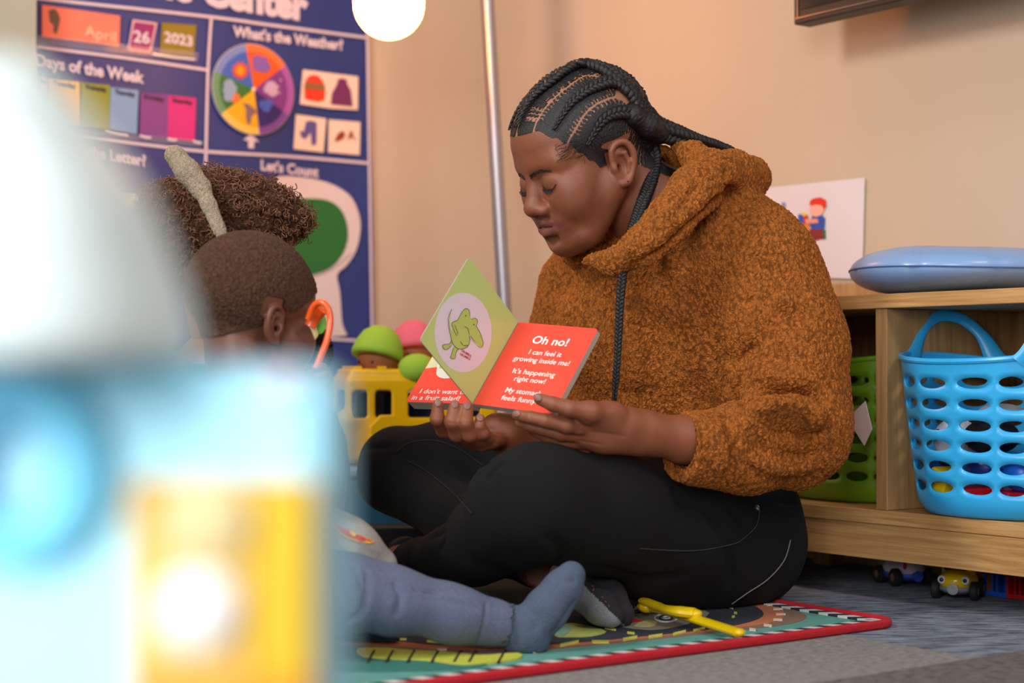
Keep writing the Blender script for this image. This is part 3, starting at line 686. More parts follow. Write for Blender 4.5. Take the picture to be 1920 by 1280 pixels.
# ================================================================== BUS, DOLLS, BIN
def roundbox(c,dx,dy,dz,ex,ey,ez,r,res=None):
    """returns Field-based rounded box sculpt"""
    pass
def panel(mb,o,ex,ey,n,xs,ys,holes,th,m=0):
    """wall of cells xs by ys in plane (ex,ey), thickness along n, leaving out the cells in holes"""
    for i in range(len(xs)-1):
        for j in range(len(ys)-1):
            if (i,j) in holes: continue
            c=o+ex*(xs[i]+xs[i+1])/2+ey*(ys[j]+ys[j+1])/2+n*th/2
            mb.box(c,xs[i+1]-xs[i],ys[j+1]-ys[j],th,m,ex,ey,n)
def bus():
    D=2.92; s=D/F; zb=.132
    # bus axis: nose towards the left and the camera
    ex=np.array([math.cos(.32),math.sin(.32),0]); n=np.array([ex[1],-ex[0],0]); 
    o=W(622,866,D); zb=.183; o[2]=zb
    t=thing('toy_school_bus','big yellow plastic toy bus standing on a grey bin behind the knees','toy vehicle',o+ex*.12)
    Y=mat('bus_yellow',(246,190,8),.3,coat=.2); BK=mat('bus_window_dark',(28,34,54),.12); HL=mat('bus_lamp',(244,214,150),.15)
    w=.125
    H=.158; hood=.075
    f_=Field(o+ex*-.03-n*.01-np.array([.08,.06,.02]),o+ex*.30+np.array([.08,.16,.2]),.0028)
    def P(a,b,c): return o+ex*a-n*b+Z*c         # a along, b away from camera, c up
    # body as rounded shapes, hollowed, windows cut through
    for bb in np.linspace(.012,w-.012,7):
        f_.chain([P(.022,bb,.030),P(.030,bb,hood),P(.045,bb,hood+.01)],[.018,.018,.014],.01)
    R=np.stack([ex,-n,Z],1)
    def rbox(f,c,hx,hy,hz,r,sub=False,k=.002):
        lo=c-max(hx,hy,hz)*1.5-r; hi=c+max(hx,hy,hz)*1.5+r
        q=f._blk(lo,hi,.004)
        sl,Pp=q; L=(Pp-c)@R; d=np.abs(L)-np.array([hx-r,hy-r,hz-r]); dd=np.linalg.norm(np.maximum(d,0),axis=-1)+np.minimum(d.max(-1),0)-r
        f._put(sl,dd.astype(np.float32),k,sub)
    rbox(f_,P(.045,w/2,.045),.040,w/2,.042,.016,k=.01)
    rbox(f_,P(.165,w/2,.078),.140,w/2,.076,.012,k=.008)
    rbox(f_,P(.165,w/2,.156),.132,w/2-.006,.010,.008,k=.006)
    rbox(f_,P(.16,w/2,.080),.127,w/2-.008,.062,.006,sub=True)
    for a0,a1 in((.036,.064),(.078,.108),(.138,.196),(.214,.27)):
        rbox(f_,P((a0+a1)/2,w/2,.104),(a1-a0)/2,w,.024,.006,sub=True)
    rbox(f_,P(.0,w/2,.104),.05,w/2-.018,.024,.006,sub=True)
    S_=f_.mesh(); S_.obj('body',Y,t)
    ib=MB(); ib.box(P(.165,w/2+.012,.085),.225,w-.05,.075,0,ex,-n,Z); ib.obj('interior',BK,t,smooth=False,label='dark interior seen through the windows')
    oc=MB(); c=P(.098,-.001,.052); oc.prism([c+ex*.036*math.cos(a)+Z*.036*math.sin(a) for a in np.linspace(math.pi/8,2*math.pi+math.pi/8,8,endpoint=False)],n*.012); oc.obj('wheel_arch',Y,t,smooth=False,bev=.003)
    for a in(.098,.24):
        for side in(0,1):
            wb=MB(); cc=P(a,-.004 if side==0 else w+.004,.018); wb.lathe(cc-n*(.008 if side==0 else -.008)*0,[(.001,-.01),(.02,-.01),(.026,-.006),(.026,.006),(.02,.01),(.001,.01)],28,ax=n); wb.obj('wheel',mat('rubber_black',(24,24,26),.7),t)
    for b_ in(.022,w-.022):
        hb=MB(); hb.ell(P(.004,b_,.055),(.006,.012,.012),0,np.stack([ex,-n,Z],1)); hb.obj('headlight',HL,t)
    rb=MB(); 
    for a in np.linspace(.05,.27,6): rb.box(P(a,w/2,.168),.016,w-.03,.005,0,ex,-n,Z)
    rb.obj('roof_rib',Y,t,smooth=False,bev=.0015)
    # bin under the bus
    bt=thing('storage_bin','grey blue plastic storage bin under the yellow bus','bin',[o[0]+.1,o[1]+.05,0])
    f2=MB(); c=P(.13,w/2,0); f2.box([c[0],c[1],.080],.33,.17,.160,0,ex,-n,Z); f2.obj('tub',mat('bin_teal',(44,92,118),.35),bt,smooth=False,bev=.01)
    f2=MB(); f2.box([c[0],c[1],.1705],.35,.19,.017,0,ex,-n,Z); f2.obj('lid',mat('bin_lid',(150,164,178),.3),bt,smooth=False,bev=.006,label='pale grey lid')
    return P
BP=bus()
def doll(name,label,px,py,D,rgb,r=.041,tilt=.2,side=1,base=.3,arm=None):
    c=W(px,py,D)
    t=thing(name,label,'doll',[c[0],c[1],c[2]-.06])
    skin=mat('doll_brown',(150,84,44),.7); hat=mat('felt_%d_%d_%d'%rgb,rgb,.9,bump=.6,bscale=500)
    mb=MB(); mb.ell(c+np.array([0,0,-.020]),(r*.92,r*.92,r*.9)); mb.obj('head',skin,t,label='brown doll face')
    R=np.array(Matrix.Rotation(tilt,3,'Y')@Matrix.Rotation(-.25,3,'X'))
    prof=[(.001,r*.98),(r*.45,r*.90),(r*.8,r*.62),(r*1.0,r*.22),(r*1.07,-.002),(r*1.12,-.010),(r*1.09,-.018),(r*1.0,-.018)]
    mb=MB(); mb.lathe([0,0,0],prof,32); V=np.vstack(mb.V)@R.T+c+np.array([0,0,.002]); obj('hat',V,mb.F,hat,t,label='soft round hat')
    mb=MB(); mb.ell(c+np.array([0,.002,-.050]),(r*1.15,r*.8,.022)); mb.obj('body',hat,t)
    for sx in(-1,1):
        mb=MB(); mb.tube([c+np.array([sx*r*.7,0,-.05]),c+np.array([sx*r*1.1,-.008,-.052]),c+np.array([sx*r*1.4,-.014,-.056])],[.012,.014,.012],12); mb.obj('arm',hat,t)
    mb=MB()
    for sx in(-1,1): mb.ell(c+np.array([sx*.012-.02,-r*.86,-.022]),(.003,.002,.004))
    mb.obj('eyes',mat('ink_black',(20,18,18),.3),t)
topz=BP(.1,.06,.17)
doll('soft_doll','soft doll with a lime green hat sitting on the yellow toy bus','0',0,0,(0,0,0)) if False else None
doll('soft_doll','soft doll with a lime green hat sitting on the yellow toy bus',710,655,3.01,(160,200,60),.042,.18)
doll('soft_doll','soft doll with a pink hat behind the green-hatted doll',776,642,3.12,(226,104,124),.040,-.1)
g=MB(); g.ell(W(782,690,2.98),(.034,.03,.026)); tag(g.obj('toy_ball',mat('felt_160_200_60',(160,200,60),.9)),'small lime green felt ball beside the dolls, behind the open book','ball')

# ================================================================== UNDER THE SHELF: CARS
def car(name,label,px,py,heading,body,low,w=.062,l=.085,face=True):
    c=FL(px,py); t=thing(name,label,'toy car',c)
    ex=np.array([math.cos(heading),math.sin(heading),0]); ey=np.array([-ex[1],ex[0],0]); R=np.stack([ex,ey,Z],1)
    B=mat('car_%d_%d_%d'%body,body,.25,coat=.4); Lw=mat('car_%d_%d_%d'%low,low,.4); K=mat('rubber_black',(24,24,26),.7)
    P=lambda a,b,z:c+ex*a+ey*b+Z*z
    f_=Field(c-np.array([.07,.07,0]),c+np.array([.07,.07,.085]),.0012)
    f_.ell(P(0,0,.026),(l*.5,w*.48,.017),.01,R); f_.ell(P(-.004,0,.044),(l*.33,w*.40,.018),.008,R); f_.ell(P(l*.3,0,.031),(l*.2,w*.36,.012),.008,R)
    f_.cut(P(0,0,.018),(0,0,-1)); f_.mesh().obj('car_body',B,t)
    f_=Field(c-np.array([.07,.07,0]),c+np.array([.07,.07,.04]),.0014); f_.ell(P(0,0,.0175),(l*.505,w*.49,.012),.004,R); f_.cut(P(0,0,.0205),(0,0,1)); f_.mesh().obj('bumper',Lw,t)
    mb=MB(); 
    mb.ell(P(l*.16,0,.048),(.014,w*.32,.0105),0,R); mb.obj('windscreen',mat('car_glass',(14,14,18),.08),t)
    for a in(-l*.29,l*.29):
        for b in(-1,1):
            wb=MB(); wb.lathe(P(a,b*w*.46,.0145),[(.001,-.006),(.012,-.006),(.0145,-.004),(.0145,.004),(.012,.006),(.001,.006)],24,ax=ey); wo=wb.obj('wheel',K,t)
            hb=MB(); hb.lathe(P(a,b*w*.46,.0145)+ey*b*.0052,[(.001,-.001),(.007,-.001),(.006,.0012),(.001,.0015)],16,ax=ey*b); hb.obj('hub',mat('hub_brown',(120,90,74),.4),wo)
    if face:
        for b in(-1,1):
            eb=MB(); eb.ell(P(l*.445,b*w*.28,.031),(.004,.0065,.0065),0,R); eo=eb.obj('headlight',mat('eye_white',(225,225,225),.2),t)
            pb=MB(); pb.ell(P(l*.483,b*w*.28,.031),(.002,.0032,.0032),0,R); pb.obj('pupil',mat('eye_blue',(30,50,70),.2),eo)
        nb=MB(); nb.lathe(P(l*.5,0,.018),[(.001,-.004),(.0085,-.004),(.0085,.003),(.006,.004),(.001,.003)],20,ax=ex); nb.obj('nose_knob',mat('knob_grey',(150,150,156),.4),t)
    else:
        for b in(-1,1):
            eb=MB(); eb.ell(P(l*.45,b*w*.32,.034),(.003,.003,.006),0,R); eb.obj('tail_light',mat('tail_red',(200,40,40),.2),t)
        nb=MB(); nb.lathe(P(l*.5,0,.017),[(.001,-.004),(.0085,-.004),(.0085,.005),(.001,.005)],20,ax=ex); nb.obj('tow_knob',Lw,t)
    return t
hd=math.atan2(-.88,-.42)
car('toy_car','yellow toy car with googly headlights peeking out under the shelf plinth',1797,1120,hd,(240,196,20),(128,134,146))
car('toy_car','white toy car with blue bumper further back under the shelf',1693,1094,-1.25,(222,214,226),(50,96,200),face=False)
def crate(label,px,py,rgb):
    c=FL(px,py); t=thing('toy_crate',label,'toy crate',c); M=mat('crate_%d_%d_%d'%rgb,rgb,.35); ex=U;ey=V_
    mb=MB(); w=.040;hh=.042
    for a,b,dx,dy in((0,-w/2,w,.004),(0,w/2,w,.004)): mb.box(c+ey*b+Z*(hh/2),dx+.004,.004,hh,0,ex,ey,Z)
    mb.box(c+ex*w/2+Z*hh/2,.004,w-.004,hh,0,ex,ey,Z); mb.box(c+Z*.002,w-.004,w-.004,.004,0,ex,ey,Z); mb.box(c+Z*(hh-.002),w-.004,w-.004,.004,0,ex,ey,Z)
    mb.box(c-ex*w/2+Z*.004,.004,w-.004,.007,0,ex,ey,Z);mb.box(c-ex*w/2+Z*(hh-.004),.004,w-.004,.007,0,ex,ey,Z)
    mb.obj('shell',M,t,smooth=False,bev=.0008)
    for b in(-.1,.12): 
        k=MB(); k.box(c-ex*(w/2+.002)+ey*(b*w)+Z*hh*.5,.003,.003,hh-.004,0,ex,ey,Z); k.obj('slat',M,t,smooth=False)
crate('open blue plastic toy crate beside the yellow toy car',1883,1116,(32,104,220))
crate('red plastic toy crate at the right frame edge under the shelf',1926,1122,(200,36,40))
fc=FL(1845,1112); 
mb=MB(); mb.lathe([fc[0],fc[1],0],[(.001,0),(.02,0),(.021,.01),(.021,.05),(.016,.056),(.001,.056)],24); tag(mb.obj('toy_barrel',mat('orange_brown',(170,84,30),.4)),'orange brown toy barrel behind the yellow toy car','toy')

# ================================================================== PLAY MAT
def playmat():
    cA=1.793;cB=1.565; AB=lambda a,b,z=0.: U*a+V_*b+Z*z
    # measured corner
    c0=FL(1682,1175); ca,cb=np.dot(c0,U),np.dot(c0,V_)
    t=thing('play_mat','road pattern play mat with red bound edge on the carpet','rug',AB(ca-.7,cb+.4))
    a0=ca-1.55;b1=cb+1.0
    T=mat('mat_teal',(96,160,148),.95,noise=.12,nscale=60,bump=1,bscale=500)
    mb=MB(); mb.prism([AB(a0,cb)]+[AB(ca-.03+.03*math.sin(w),cb+.03-.03*math.cos(w)) for w in np.linspace(0,math.pi/2,7)]+[AB(ca,b1),AB(a0,b1)],Z*.006); mb.obj('mat_base',T,t,smooth=False)
    rr=.0062; P=[AB(a0,cb,rr)]+[AB(ca-.03+.03*math.sin(w),cb+.03-.03*math.cos(w),rr) for w in np.linspace(0,math.pi/2,7)]+[AB(ca,b1,rr),AB(a0,b1,rr)]
    mb=MB(); mb.tube(smoothcurve(P,1),rr,10,closed=True); mb.obj('bound_edge',mat('mat_red',(196,24,40),.9,bump=1,bscale=500),t,label='red stitched edge')
    K=mat('mat_black',(34,38,46),.95,noise=.15,nscale=200); Wt=mat('mat_white',(206,206,204),.95,noise=.1,nscale=200)
    mb=MB(); w=.026; st=.036; i=0; a=ca-.012
    for side in(0,1):
        n=int(1.4/st) if side==0 else int(.9/st)
        for i in range(n):
            for m_,q0,q1 in((0,0,.5),(1,.5,1)):
                s0,s1=(i+q0)*st+.014,(i+q1)*st+.014; sk=.012
                if side==0: P=[AB(ca-s0,cb+.012),AB(ca-s1,cb+.012),AB(ca-s1-sk,cb+.012+w*.7),AB(ca-s0-sk,cb+.012+w*.7)]
                else: P=[AB(ca-.012,cb+s0),AB(ca-.012-w*.7,cb+s0+sk),AB(ca-.012-w*.7,cb+s1+sk),AB(ca-.012,cb+s1)]
                mb.prism([p+Z*.006 for p in P],Z*.0030,m_)
    mb.obj('checked_band',[Wt,K],t,smooth=False,label='black and white checked band')
    def patch(name,px,rgb,l,lab=None,sm=3,wd=None):
        P=[FL(x,y)*[1,1,0] for x,y in px]
        if sm: P=list(smoothcurve(P,sm,True))
        m_=MB(); m_.prism([p+Z*(.006) for p in P],Z*(.0006*l)); m_.obj(name,mat('mat_%d_%d_%d'%rgb,rgb,.95,noise=.12,nscale=150,bump=.8,bscale=500),t,smooth=False,label=lab)
    patch('pavement',[(560,1215),(760,1228),(900,1238),(1060,1225),(1250,1205),(1400,1189),(1490,1176),(1512,1162),(1470,1145),(1440,1136),(1300,1110),(1000,1080),(700,1090),(560,1130)],(134,106,88),1,'tan kerb around the road')
    patch('kerb',[(600,1205),(760,1222),(900,1229),(1060,1221),(1250,1201),(1390,1185),(1455,1174),(1470,1158),(1440,1140),(1300,1112),(1000,1085),(700,1095),(600,1130)],(196,116,76),2,'orange striped kerb')
    patch('road',[(600,1190),(760,1214),(900,1224),(1060,1217),(1200,1204),(1330,1190),(1405,1176),(1432,1160),(1400,1140),(1300,1115),(1000,1090),(700,1100),(600,1140)],(38,44,52),3,'dark printed road')
    for x,y,dx,dy in((1438,1142,16,2),(1450,1150,18,2),(1455,1160,18,2),(1450,1170,17,3),(1432,1180,15,4),(1405,1188,12,4),(1000,1232,20,-1),(820,1227,18,2)):
        patch('kerb_stripe',[(x,y),(x+dx,y+dy-2),(x+dx,y+dy),(x,y+3)],(214,196,180),4,'pale stripe on the kerb',0)
    for x0,y0,x1,y1 in((1050,1219,1085,1212),(1110,1212,1142,1212),(1168,1208,1195,1203),(1216,1203,1242,1199),(1262,1198,1286,1192),(1300,1191,1322,1186),(1334,1182,1350,1179),(1134,1186,1155,1190),(1176,1195,1190,1197),(1365,1145,1375,1149),(1376,1157,1382,1158),(1372,1165,1378,1164),(740,1208,762,1208),(800,1212,828,1214),(870,1217,890,1218),(950,1222,975,1221),(700,1200,720,1203)):
        patch('road_dash',[(x0,y0),(x1,y1),(x1,y1+4),(x0,y0+4)],(206,200,84),4,'yellow road dash',0)
    patch('grass_patch',[(1040,1203),(1062,1180),(1100,1184),(1137,1195),(1112,1204),(1075,1206)],(166,176,84),4,'lime printed grass'); patch('pond_patch',[(1042,1202),(1058,1184),(1072,1188),(1058,1204)],(120,160,140),5,'teal printed pond')
    patch('building_pad',[(1140,1178),(1200,1158),(1290,1152),(1330,1160),(1290,1180),(1218,1192)],(140,136,118),4,'grey printed building'); patch('roof_patch',[(1158,1172),(1185,1169),(1206,1176),(1178,1180)],(196,24,24),5,'red printed roof',0)
    patch('roof_patch',[(1190,1185),(1210,1175),(1232,1178),(1222,1186)],(190,180,120),5,'cream printed roof')
    for r in(5,3,1.5):
        P=[FL(1249+r*4.2*math.cos(w),1171+r*1.5*math.sin(w))*[1,1,0]+Z*.0095 for w in np.linspace(0,2*math.pi,28,endpoint=False)]
        m_=MB(); m_.tube(P,.0012,6,closed=True); m_.obj('printed_swirl',Wt if r!=3 else K,t)
    for x0,y0,x1,y1 in((1180,1154,1200,1148),(1182,1160,1232,1155),(1190,1148,1212,1143)): patch('printed_line',[(x0,y0),(x1,y1),(x1,y1+2),(x0,y0+2.5)],(200,200,196),4,'white printed line',0)
    patch('printed_flower',[(1215,1146),(1262,1150),(1276,1154),(1240,1156)],(190,70,30),4,'orange red printed patch')
    patch('grass_patch',[(672,1228),(720,1226),(760,1230),(840,1234),(900,1240),(970,1236),(972,1246),(905,1256),(860,1258),(800,1250),(740,1248),(680,1242)],(196,200,70),4,'yellow green printed grass')
    for x in(700,735,775,820,862,890,945): patch('grass_stem',[(x,1232),(x+4,1232),(x-8,1254),(x-13,1254)],(38,44,30),5,'dark printed stem',0)
    patch('field_patch',[(560,1222),(680,1226),(900,1250),(860,1266),(640,1270),(560,1262)],(52,120,108),2,'dark green printed field')
playmat()
# yellow clackers / tongs on the mat
yt=thing('toy_tongs','yellow plastic toy tongs lying on the play mat in front of the woman','toy',FL(1300,1170,.012))
YM=mat('tong_yellow',(232,196,12),.3,coat=.3)
mb=MB(); A=FL(1205,1136,.02);B=FL(1268,1150,.022);C1=FL(1386,1186,.018); mb.tube(smoothcurve([A,B,C1],8),[.0095]*17,12,flat=(Z,.6)); mb.ell(C1,(.007,.007,.005)); mb.obj('long_handle',YM,yt)
mb=MB(); A=FL(1206,1126,.03);B=FL(1255,1143,.030);C2=FL(1303,1150,.028); mb.tube(smoothcurve([A,B,C2],8),[.008,.009,.009,.009,.009,.009,.008,.009,.010,.011,.012,.013,.013,.013,.013,.013,.012],12,flat=(Z,.6)); mb.ell(C2,(.010,.010,.006)); mb.obj('short_handle',YM,yt)
mb=MB(); mb.ell(FL(1213,1138,.022),(.012,.010,.008)); mb.obj('pivot',YM,yt)
# cardboard strip behind
mb=MB(); q=W(738,1012,2.62); mb.box([q[0],q[1],.012],.14,.10,.022,0,U,V_); tag(mb.obj('wooden_block',mat('cardboard',(176,134,98),.8),smooth=False,bev=.002),'flat tan wooden block on the floor left of the knee','wooden block')
tr=thing('toy_tyre_truck','dark rubber toy truck in the shade under the far knee','toy vehicle',[*W(722,970,2.78)[:2],0])
c=W(722,970,2.78)
for dx in(-.022,.035):
    mb=MB(); mb.lathe([c[0]+dx,c[1],.036],[(.001,-.018),(.026,-.018),(.035,-.012),(.035,.012),(.026,.018),(.001,.018)],26,ax=(.25,-.97,0)); mb.obj('wheel',mat('rubber_black',(24,24,26),.7),tr)
mb=MB(); mb.box([c[0]+.006,c[1]+.045,.062],.12,.055,.05,0); mb.obj('truck_body',mat('truck_dark',(40,42,50),.4),tr,smooth=False,bev=.006)

# ================================================================== FOREGROUND TOY HOUSE (near the lens)
def toyhouse():
    D=.52; R_=lambda px,py,d=D: W(px,py,d)
    ztop=R_(640,684)[2]; y0=.49; y1=y0+.06; x1=W(662,700,y1)[0]; x0=x1-.30
    t=thing('toy_playhouse','large light blue toy playhouse with yellow door close to the camera','toy house',[(x0+x1)/2,(y0+y1)/2,0])
    Bm=mat('house_blue',(168,230,252),.5); 
    mb=MB(); mb.box([(x0+x1)/2,(y0+y1)/2,ztop/2],x1-x0,y1-y0,ztop); mb.obj('house_body',Bm,t,smooth=False,bev=.012)
    # door
    dl,dt=R_(248,880,y0),R_(598,880,y0)
    mb=MB(); mb.box([(dl[0]+dt[0])/2,y0-.003,dl[2]/2+.004],dt[0]-dl[0],.008,dl[2]-.012); d=mb.obj('door',mat('door_yellow',(206,158,30),.6),t,smooth=False,bev=.003,label='yellow door')
    mb=MB(); e0=R_(480,880,y0); mb.box([(e0[0]+dt[0])/2+.0005,y0-.008,dl[2]/2+.002],dt[0]-e0[0]-.004,.004,dl[2]-.014); mb.obj('door_strip',mat('door_gold',(204,170,0),.6),d,smooth=False,label='deeper yellow strip of the door')
    mb=MB(); mb.box([(dl[0]+e0[0])/2,y0-.008,dl[2]/2+.012],e0[0]-dl[0]-.004,.003,dl[2]-.06); mb.obj('door_panel',mat('door_pale',(206,176,90),.6),d,smooth=False,label='paler yellow panel')
    mb=MB(); 
    c=R_(385,975,y0-.01); mb.ell(c,(.0135,.005,.0135)); mb.obj('relief_head',mat('cream_plastic',(212,192,140),.6),d,label='cream round relief')
    mb=MB(); c=R_(372,1145,y0-.01); mb.ell(c,(.0125,.009,.0125)); mb.obj('relief_body',mat('relief_white',(236,236,236),.6),d,label='bright white round relief')
    mb=MB(); zb_=R_(400,1235,y0)[2]; mb.box([(dl[0]+dt[0])/2,y0-.010,zb_/2+.003],dt[0]-dl[0]-.006,.003,zb_-.012); mb.obj('door_base',mat('door_orange',(212,140,16),.6),d,smooth=False,label='orange lower part of the door')
    # blue ring on the left
    c=R_(30,885,y0-.008); mb=MB(); mb.tube([c+np.array([.018*math.cos(w),0,.021*math.sin(w)]) for w in np.linspace(0,2*math.pi,40,endpoint=False)],.0075,12,closed=True,flat=(np.array([0,1.,0]),.6)); mb.obj('ring',mat('ring_blue',(112,204,238),.5),t,label='deeper blue ring')
    # pale mint dome roof, bulging toward the camera
    f_=Field([x0-.06,.33,ztop-.06],[x1,.64,ztop+.17],.003)
    ax=-.145
    for dx in(-.006,-.036,-.066):
        f_.chain([np.array([ax+dx,.50,ztop+q]) for q in(.0,.012,.045,.075,.080)],[.053,.051,.035,.014,.004],.02)
        f_.chain([np.array([ax+dx,.46,ztop+q]) for q in(.0,.012,.042,.066,.072)],[.050,.048,.034,.014,.004],.02)
    f_.cut(np.array([0,0,ztop+.001]),(0,0,-1)); S_=f_.mesh(); S_.obj('dome_roof',mat('mint_plastic',(224,240,238),.45),t,label='pale mint domed roof')
    c=R_(-20,530,.44); mb=MB(); mb.lathe(c,[(.001,-.012),(.011,-.012),(.011,.004),(.001,.004)],24,ax=(0,-1,0)); mb.obj('roof_window',mat('window_teal',(36,110,120),.3),t,label='dark teal round window')
    # little chrome screw that flares out of focus
    c=R_(530,722,y0); mb=MB(); mb.lathe(c+np.array([0,-.0005,0]),[(.0001,.004),(.0025,.0035),(.004,.002),(.0045,0),(.0001,0)],20,ax=(0,-1,0)); mb.obj('screw_cap',mat('cap_pink',(235,205,215),.2,metal=.3),t,label='small shiny screw cap')
toyhouse()
# ================================================================== HEADS
def frame(Fd,Ld):
    Fd=np.array(Fd,float);Fd/=np.linalg.norm(Fd); Ld=np.array(Ld,float); Ld-=Fd*np.dot(Ld,Fd); Ld/=np.linalg.norm(Ld); return np.stack([Fd,Ld,np.cross(Fd,Ld)],1)
def head(res=.13,child=False,fine=True):
    """head in centimetres: x forward, y left, z up, ear canals at the origin"""
    H=Field([-13,-10.5,-19],[14,10.5,16],res); k=1.6
    H.ell((-1.3,0,4.9),(9.9,7.6,7.7),k); H.ell((3.4,0,4.6),(6.0,6.3,5.5),k)
    if child:
        H.ell((-1.2,0,5.0),(9.6,7.9,8.6),k); H.ell((3.0,0,-2),(5.4,5.8,6.0),k); H.ell((4.0,0,-5),(4.4,4.8,4.4),k)
        H.cone((6.8,0,-8),(6.6,0,-7.6),1.8,1.8,1.5)
    else:
        H.ell((3.3,0,-1),(5.7,6.2,7.0),k); H.ell((4.4,0,-5.4),(4.6,4.9,5.0),k)
        for s in(-1,1): H.cone((.2,s*5.2,-3.1),(5.8,s*2.8,-8.1),2.0,2.0,1.8)
        H.ell((7.3,0,-8.6),(2.1,2.4,2.0),1.8)
    for s in(-1,1):
        H.ell((6.2,s*4.2,-1.2),(2.1,2.0,1.8),2.0); H.ell((5.9,s*3.7,-3.4),(2.8,2.6,2.7),2.0)
        H.cone((8.35,s*1.2,2.5),(7.0,s*4.6,2.5),.85,.8,2.0)
        H.ell((10.9,s*3.2,.45),(1.8,1.9,1.3),1.6,sub=True)
        H.ell((7.85,s*3.15,.15),(1.40,1.85,1.40),.6)
    # nose
    H.cone((8.7,0,1.6),(10.3,0,-2.3),.72,1.0,1.0); H.ell((10.55,0,-2.75),(1.15,1.25,1.0),.9)
    for s in(-1,1): H.ell((9.8,s*1.55,-3.25),(1.15,.9,.85),.6)
    for s in(-1,1): H.ell((10.3,s*.8,-4.1),(.55,.36,.5),.25,sub=True)
    # mouth
    H.ell((7.7,0,-5.7),(1.9,3.4,2.1),1.6)
    H.chain([(8.1,-3.3,-5.55),(9.25,-1.9,-5.32),(9.85,-.45,-5.02),(9.85,.45,-5.02),(9.25,1.9,-5.32),(8.1,3.3,-5.55)],[.10,.44,.50,.50,.44,.10],.35)
    H.chain([(8.1,-3.2,-5.75),(9.1,-1.9,-6.3),(9.7,0,-6.65),(9.1,1.9,-6.3),(8.1,3.2,-5.75)],[.10,.62,.78,.62,.22],.35)
    H.chain([(8.1,-3.8,-5.3),(9.55,-1.9,-5.86),(10.4,0,-5.85),(9.55,1.9,-5.86),(8.1,3.8,-5.3)],[.09,.10,.10,.10,.09],.2,sub=True)
    H.chain([(9.4,-1.2,-7.75),(9.9,0,-7.85),(9.4,1.2,-7.75)],[.3,.35,.3],1.0,sub=True)
    # ears
    for s in(-1,1):
        e=np.array([-.1,s*7.1,-.9]); 
        flat=(np.array([.35,-s*1.,0]),1.0)
        pts=[(.9,-.2,-1.0),(.75,.3,.6),(.55,.6,2.1),(-.5,.95,2.9),(-1.7,1.2,2.55),(-2.25,1.35,1.2),(-2.05,1.2,-.3),(-1.4,.9,-1.6),(-.55,.6,-2.5),(.25,.3,-2.55),(.6,.0,-1.9)]
        pts=[e+np.array([x,s*y,z]) for x,y,z in pts]
        H.ell(e+np.array([-.6,s*.35,.1]),(1.75,.55,2.7),.5)                      # plate
        H.ell(e+np.array([-.35,s*1.3,-.1]),(1.15,.95,1.75),.4,sub=True)          # bowl
        H.chain(smoothcurve(pts,3),list(np.interp(np.linspace(0,10,31),range(11),[.28,.3,.34,.4,.42,.42,.38,.36,.5,.55,.35])),.25)
        H.chain([e+np.array([-.1,s*.55,1.6]),e+np.array([-1.2,s*.85,1.3]),e+np.array([-1.45,s*.9,-.1]),e+np.array([-.9,s*.7,-1.3])],[.25,.32,.32,.25],.3)
        H.ell(e+np.array([.72,s*.35,-.2]),(.42,.42,.6),.4)
        H.ell(e+np.array([.05,s*.6,-.35]),(.4,.9,.45),.3,sub=True)
    return H
def place(sc,R,O,s): sc.V=(sc.V*(.01*s))@R.T+O; return sc.update()
def LW(R,O,s): return lambda p: (np.asarray(p,float)*(.01*s))@R.T+O

# ------------------------------------------------------------------ braids
def braid(mb,P,r,pitch,nrm=None,rs=None,n=7,flat=.75,m=0):
    P=np.asarray(P,float); seg=np.linalg.norm(np.diff(P,axis=0),axis=1); L=np.r_[0,np.cumsum(seg)]
    k=max(12,int(L[-1]/pitch*10)); t=np.linspace(0,L[-1],k); Q=np.stack([np.interp(t,L,P[:,i]) for i in range(3)],1)
    T=np.gradient(Q,axis=0); T/=np.linalg.norm(T,axis=1)[:,None]+1e-12
    if nrm is None:
        N0=np.cross(T,np.array([.2,1,.1])); N0=np.cross(T,N0) 
        N0=-N0
    else: N0=np.stack([np.interp(t,L,np.asarray(nrm)[:,i]) for i in range(3)],1)
    N0=N0-(N0*T).sum(1)[:,None]*T; N0/=np.linalg.norm(N0,axis=1)[:,None]+1e-12; B=np.cross(T,N0)
    rr=np.full(k,r) if rs is None else np.interp(t/L[-1],np.linspace(0,1,len(rs)),rs)*r
    for j in range(3):
        ph=2*math.pi*t/pitch+j*2*math.pi/3
        C=Q+B*(rr*.62*np.sin(ph))[:,None]+N0*(rr*.34*np.sin(2*ph))[:,None]*flat/.75
        mb.tube(C,rr*(.36+.20*np.sin(ph)**2),n,m)

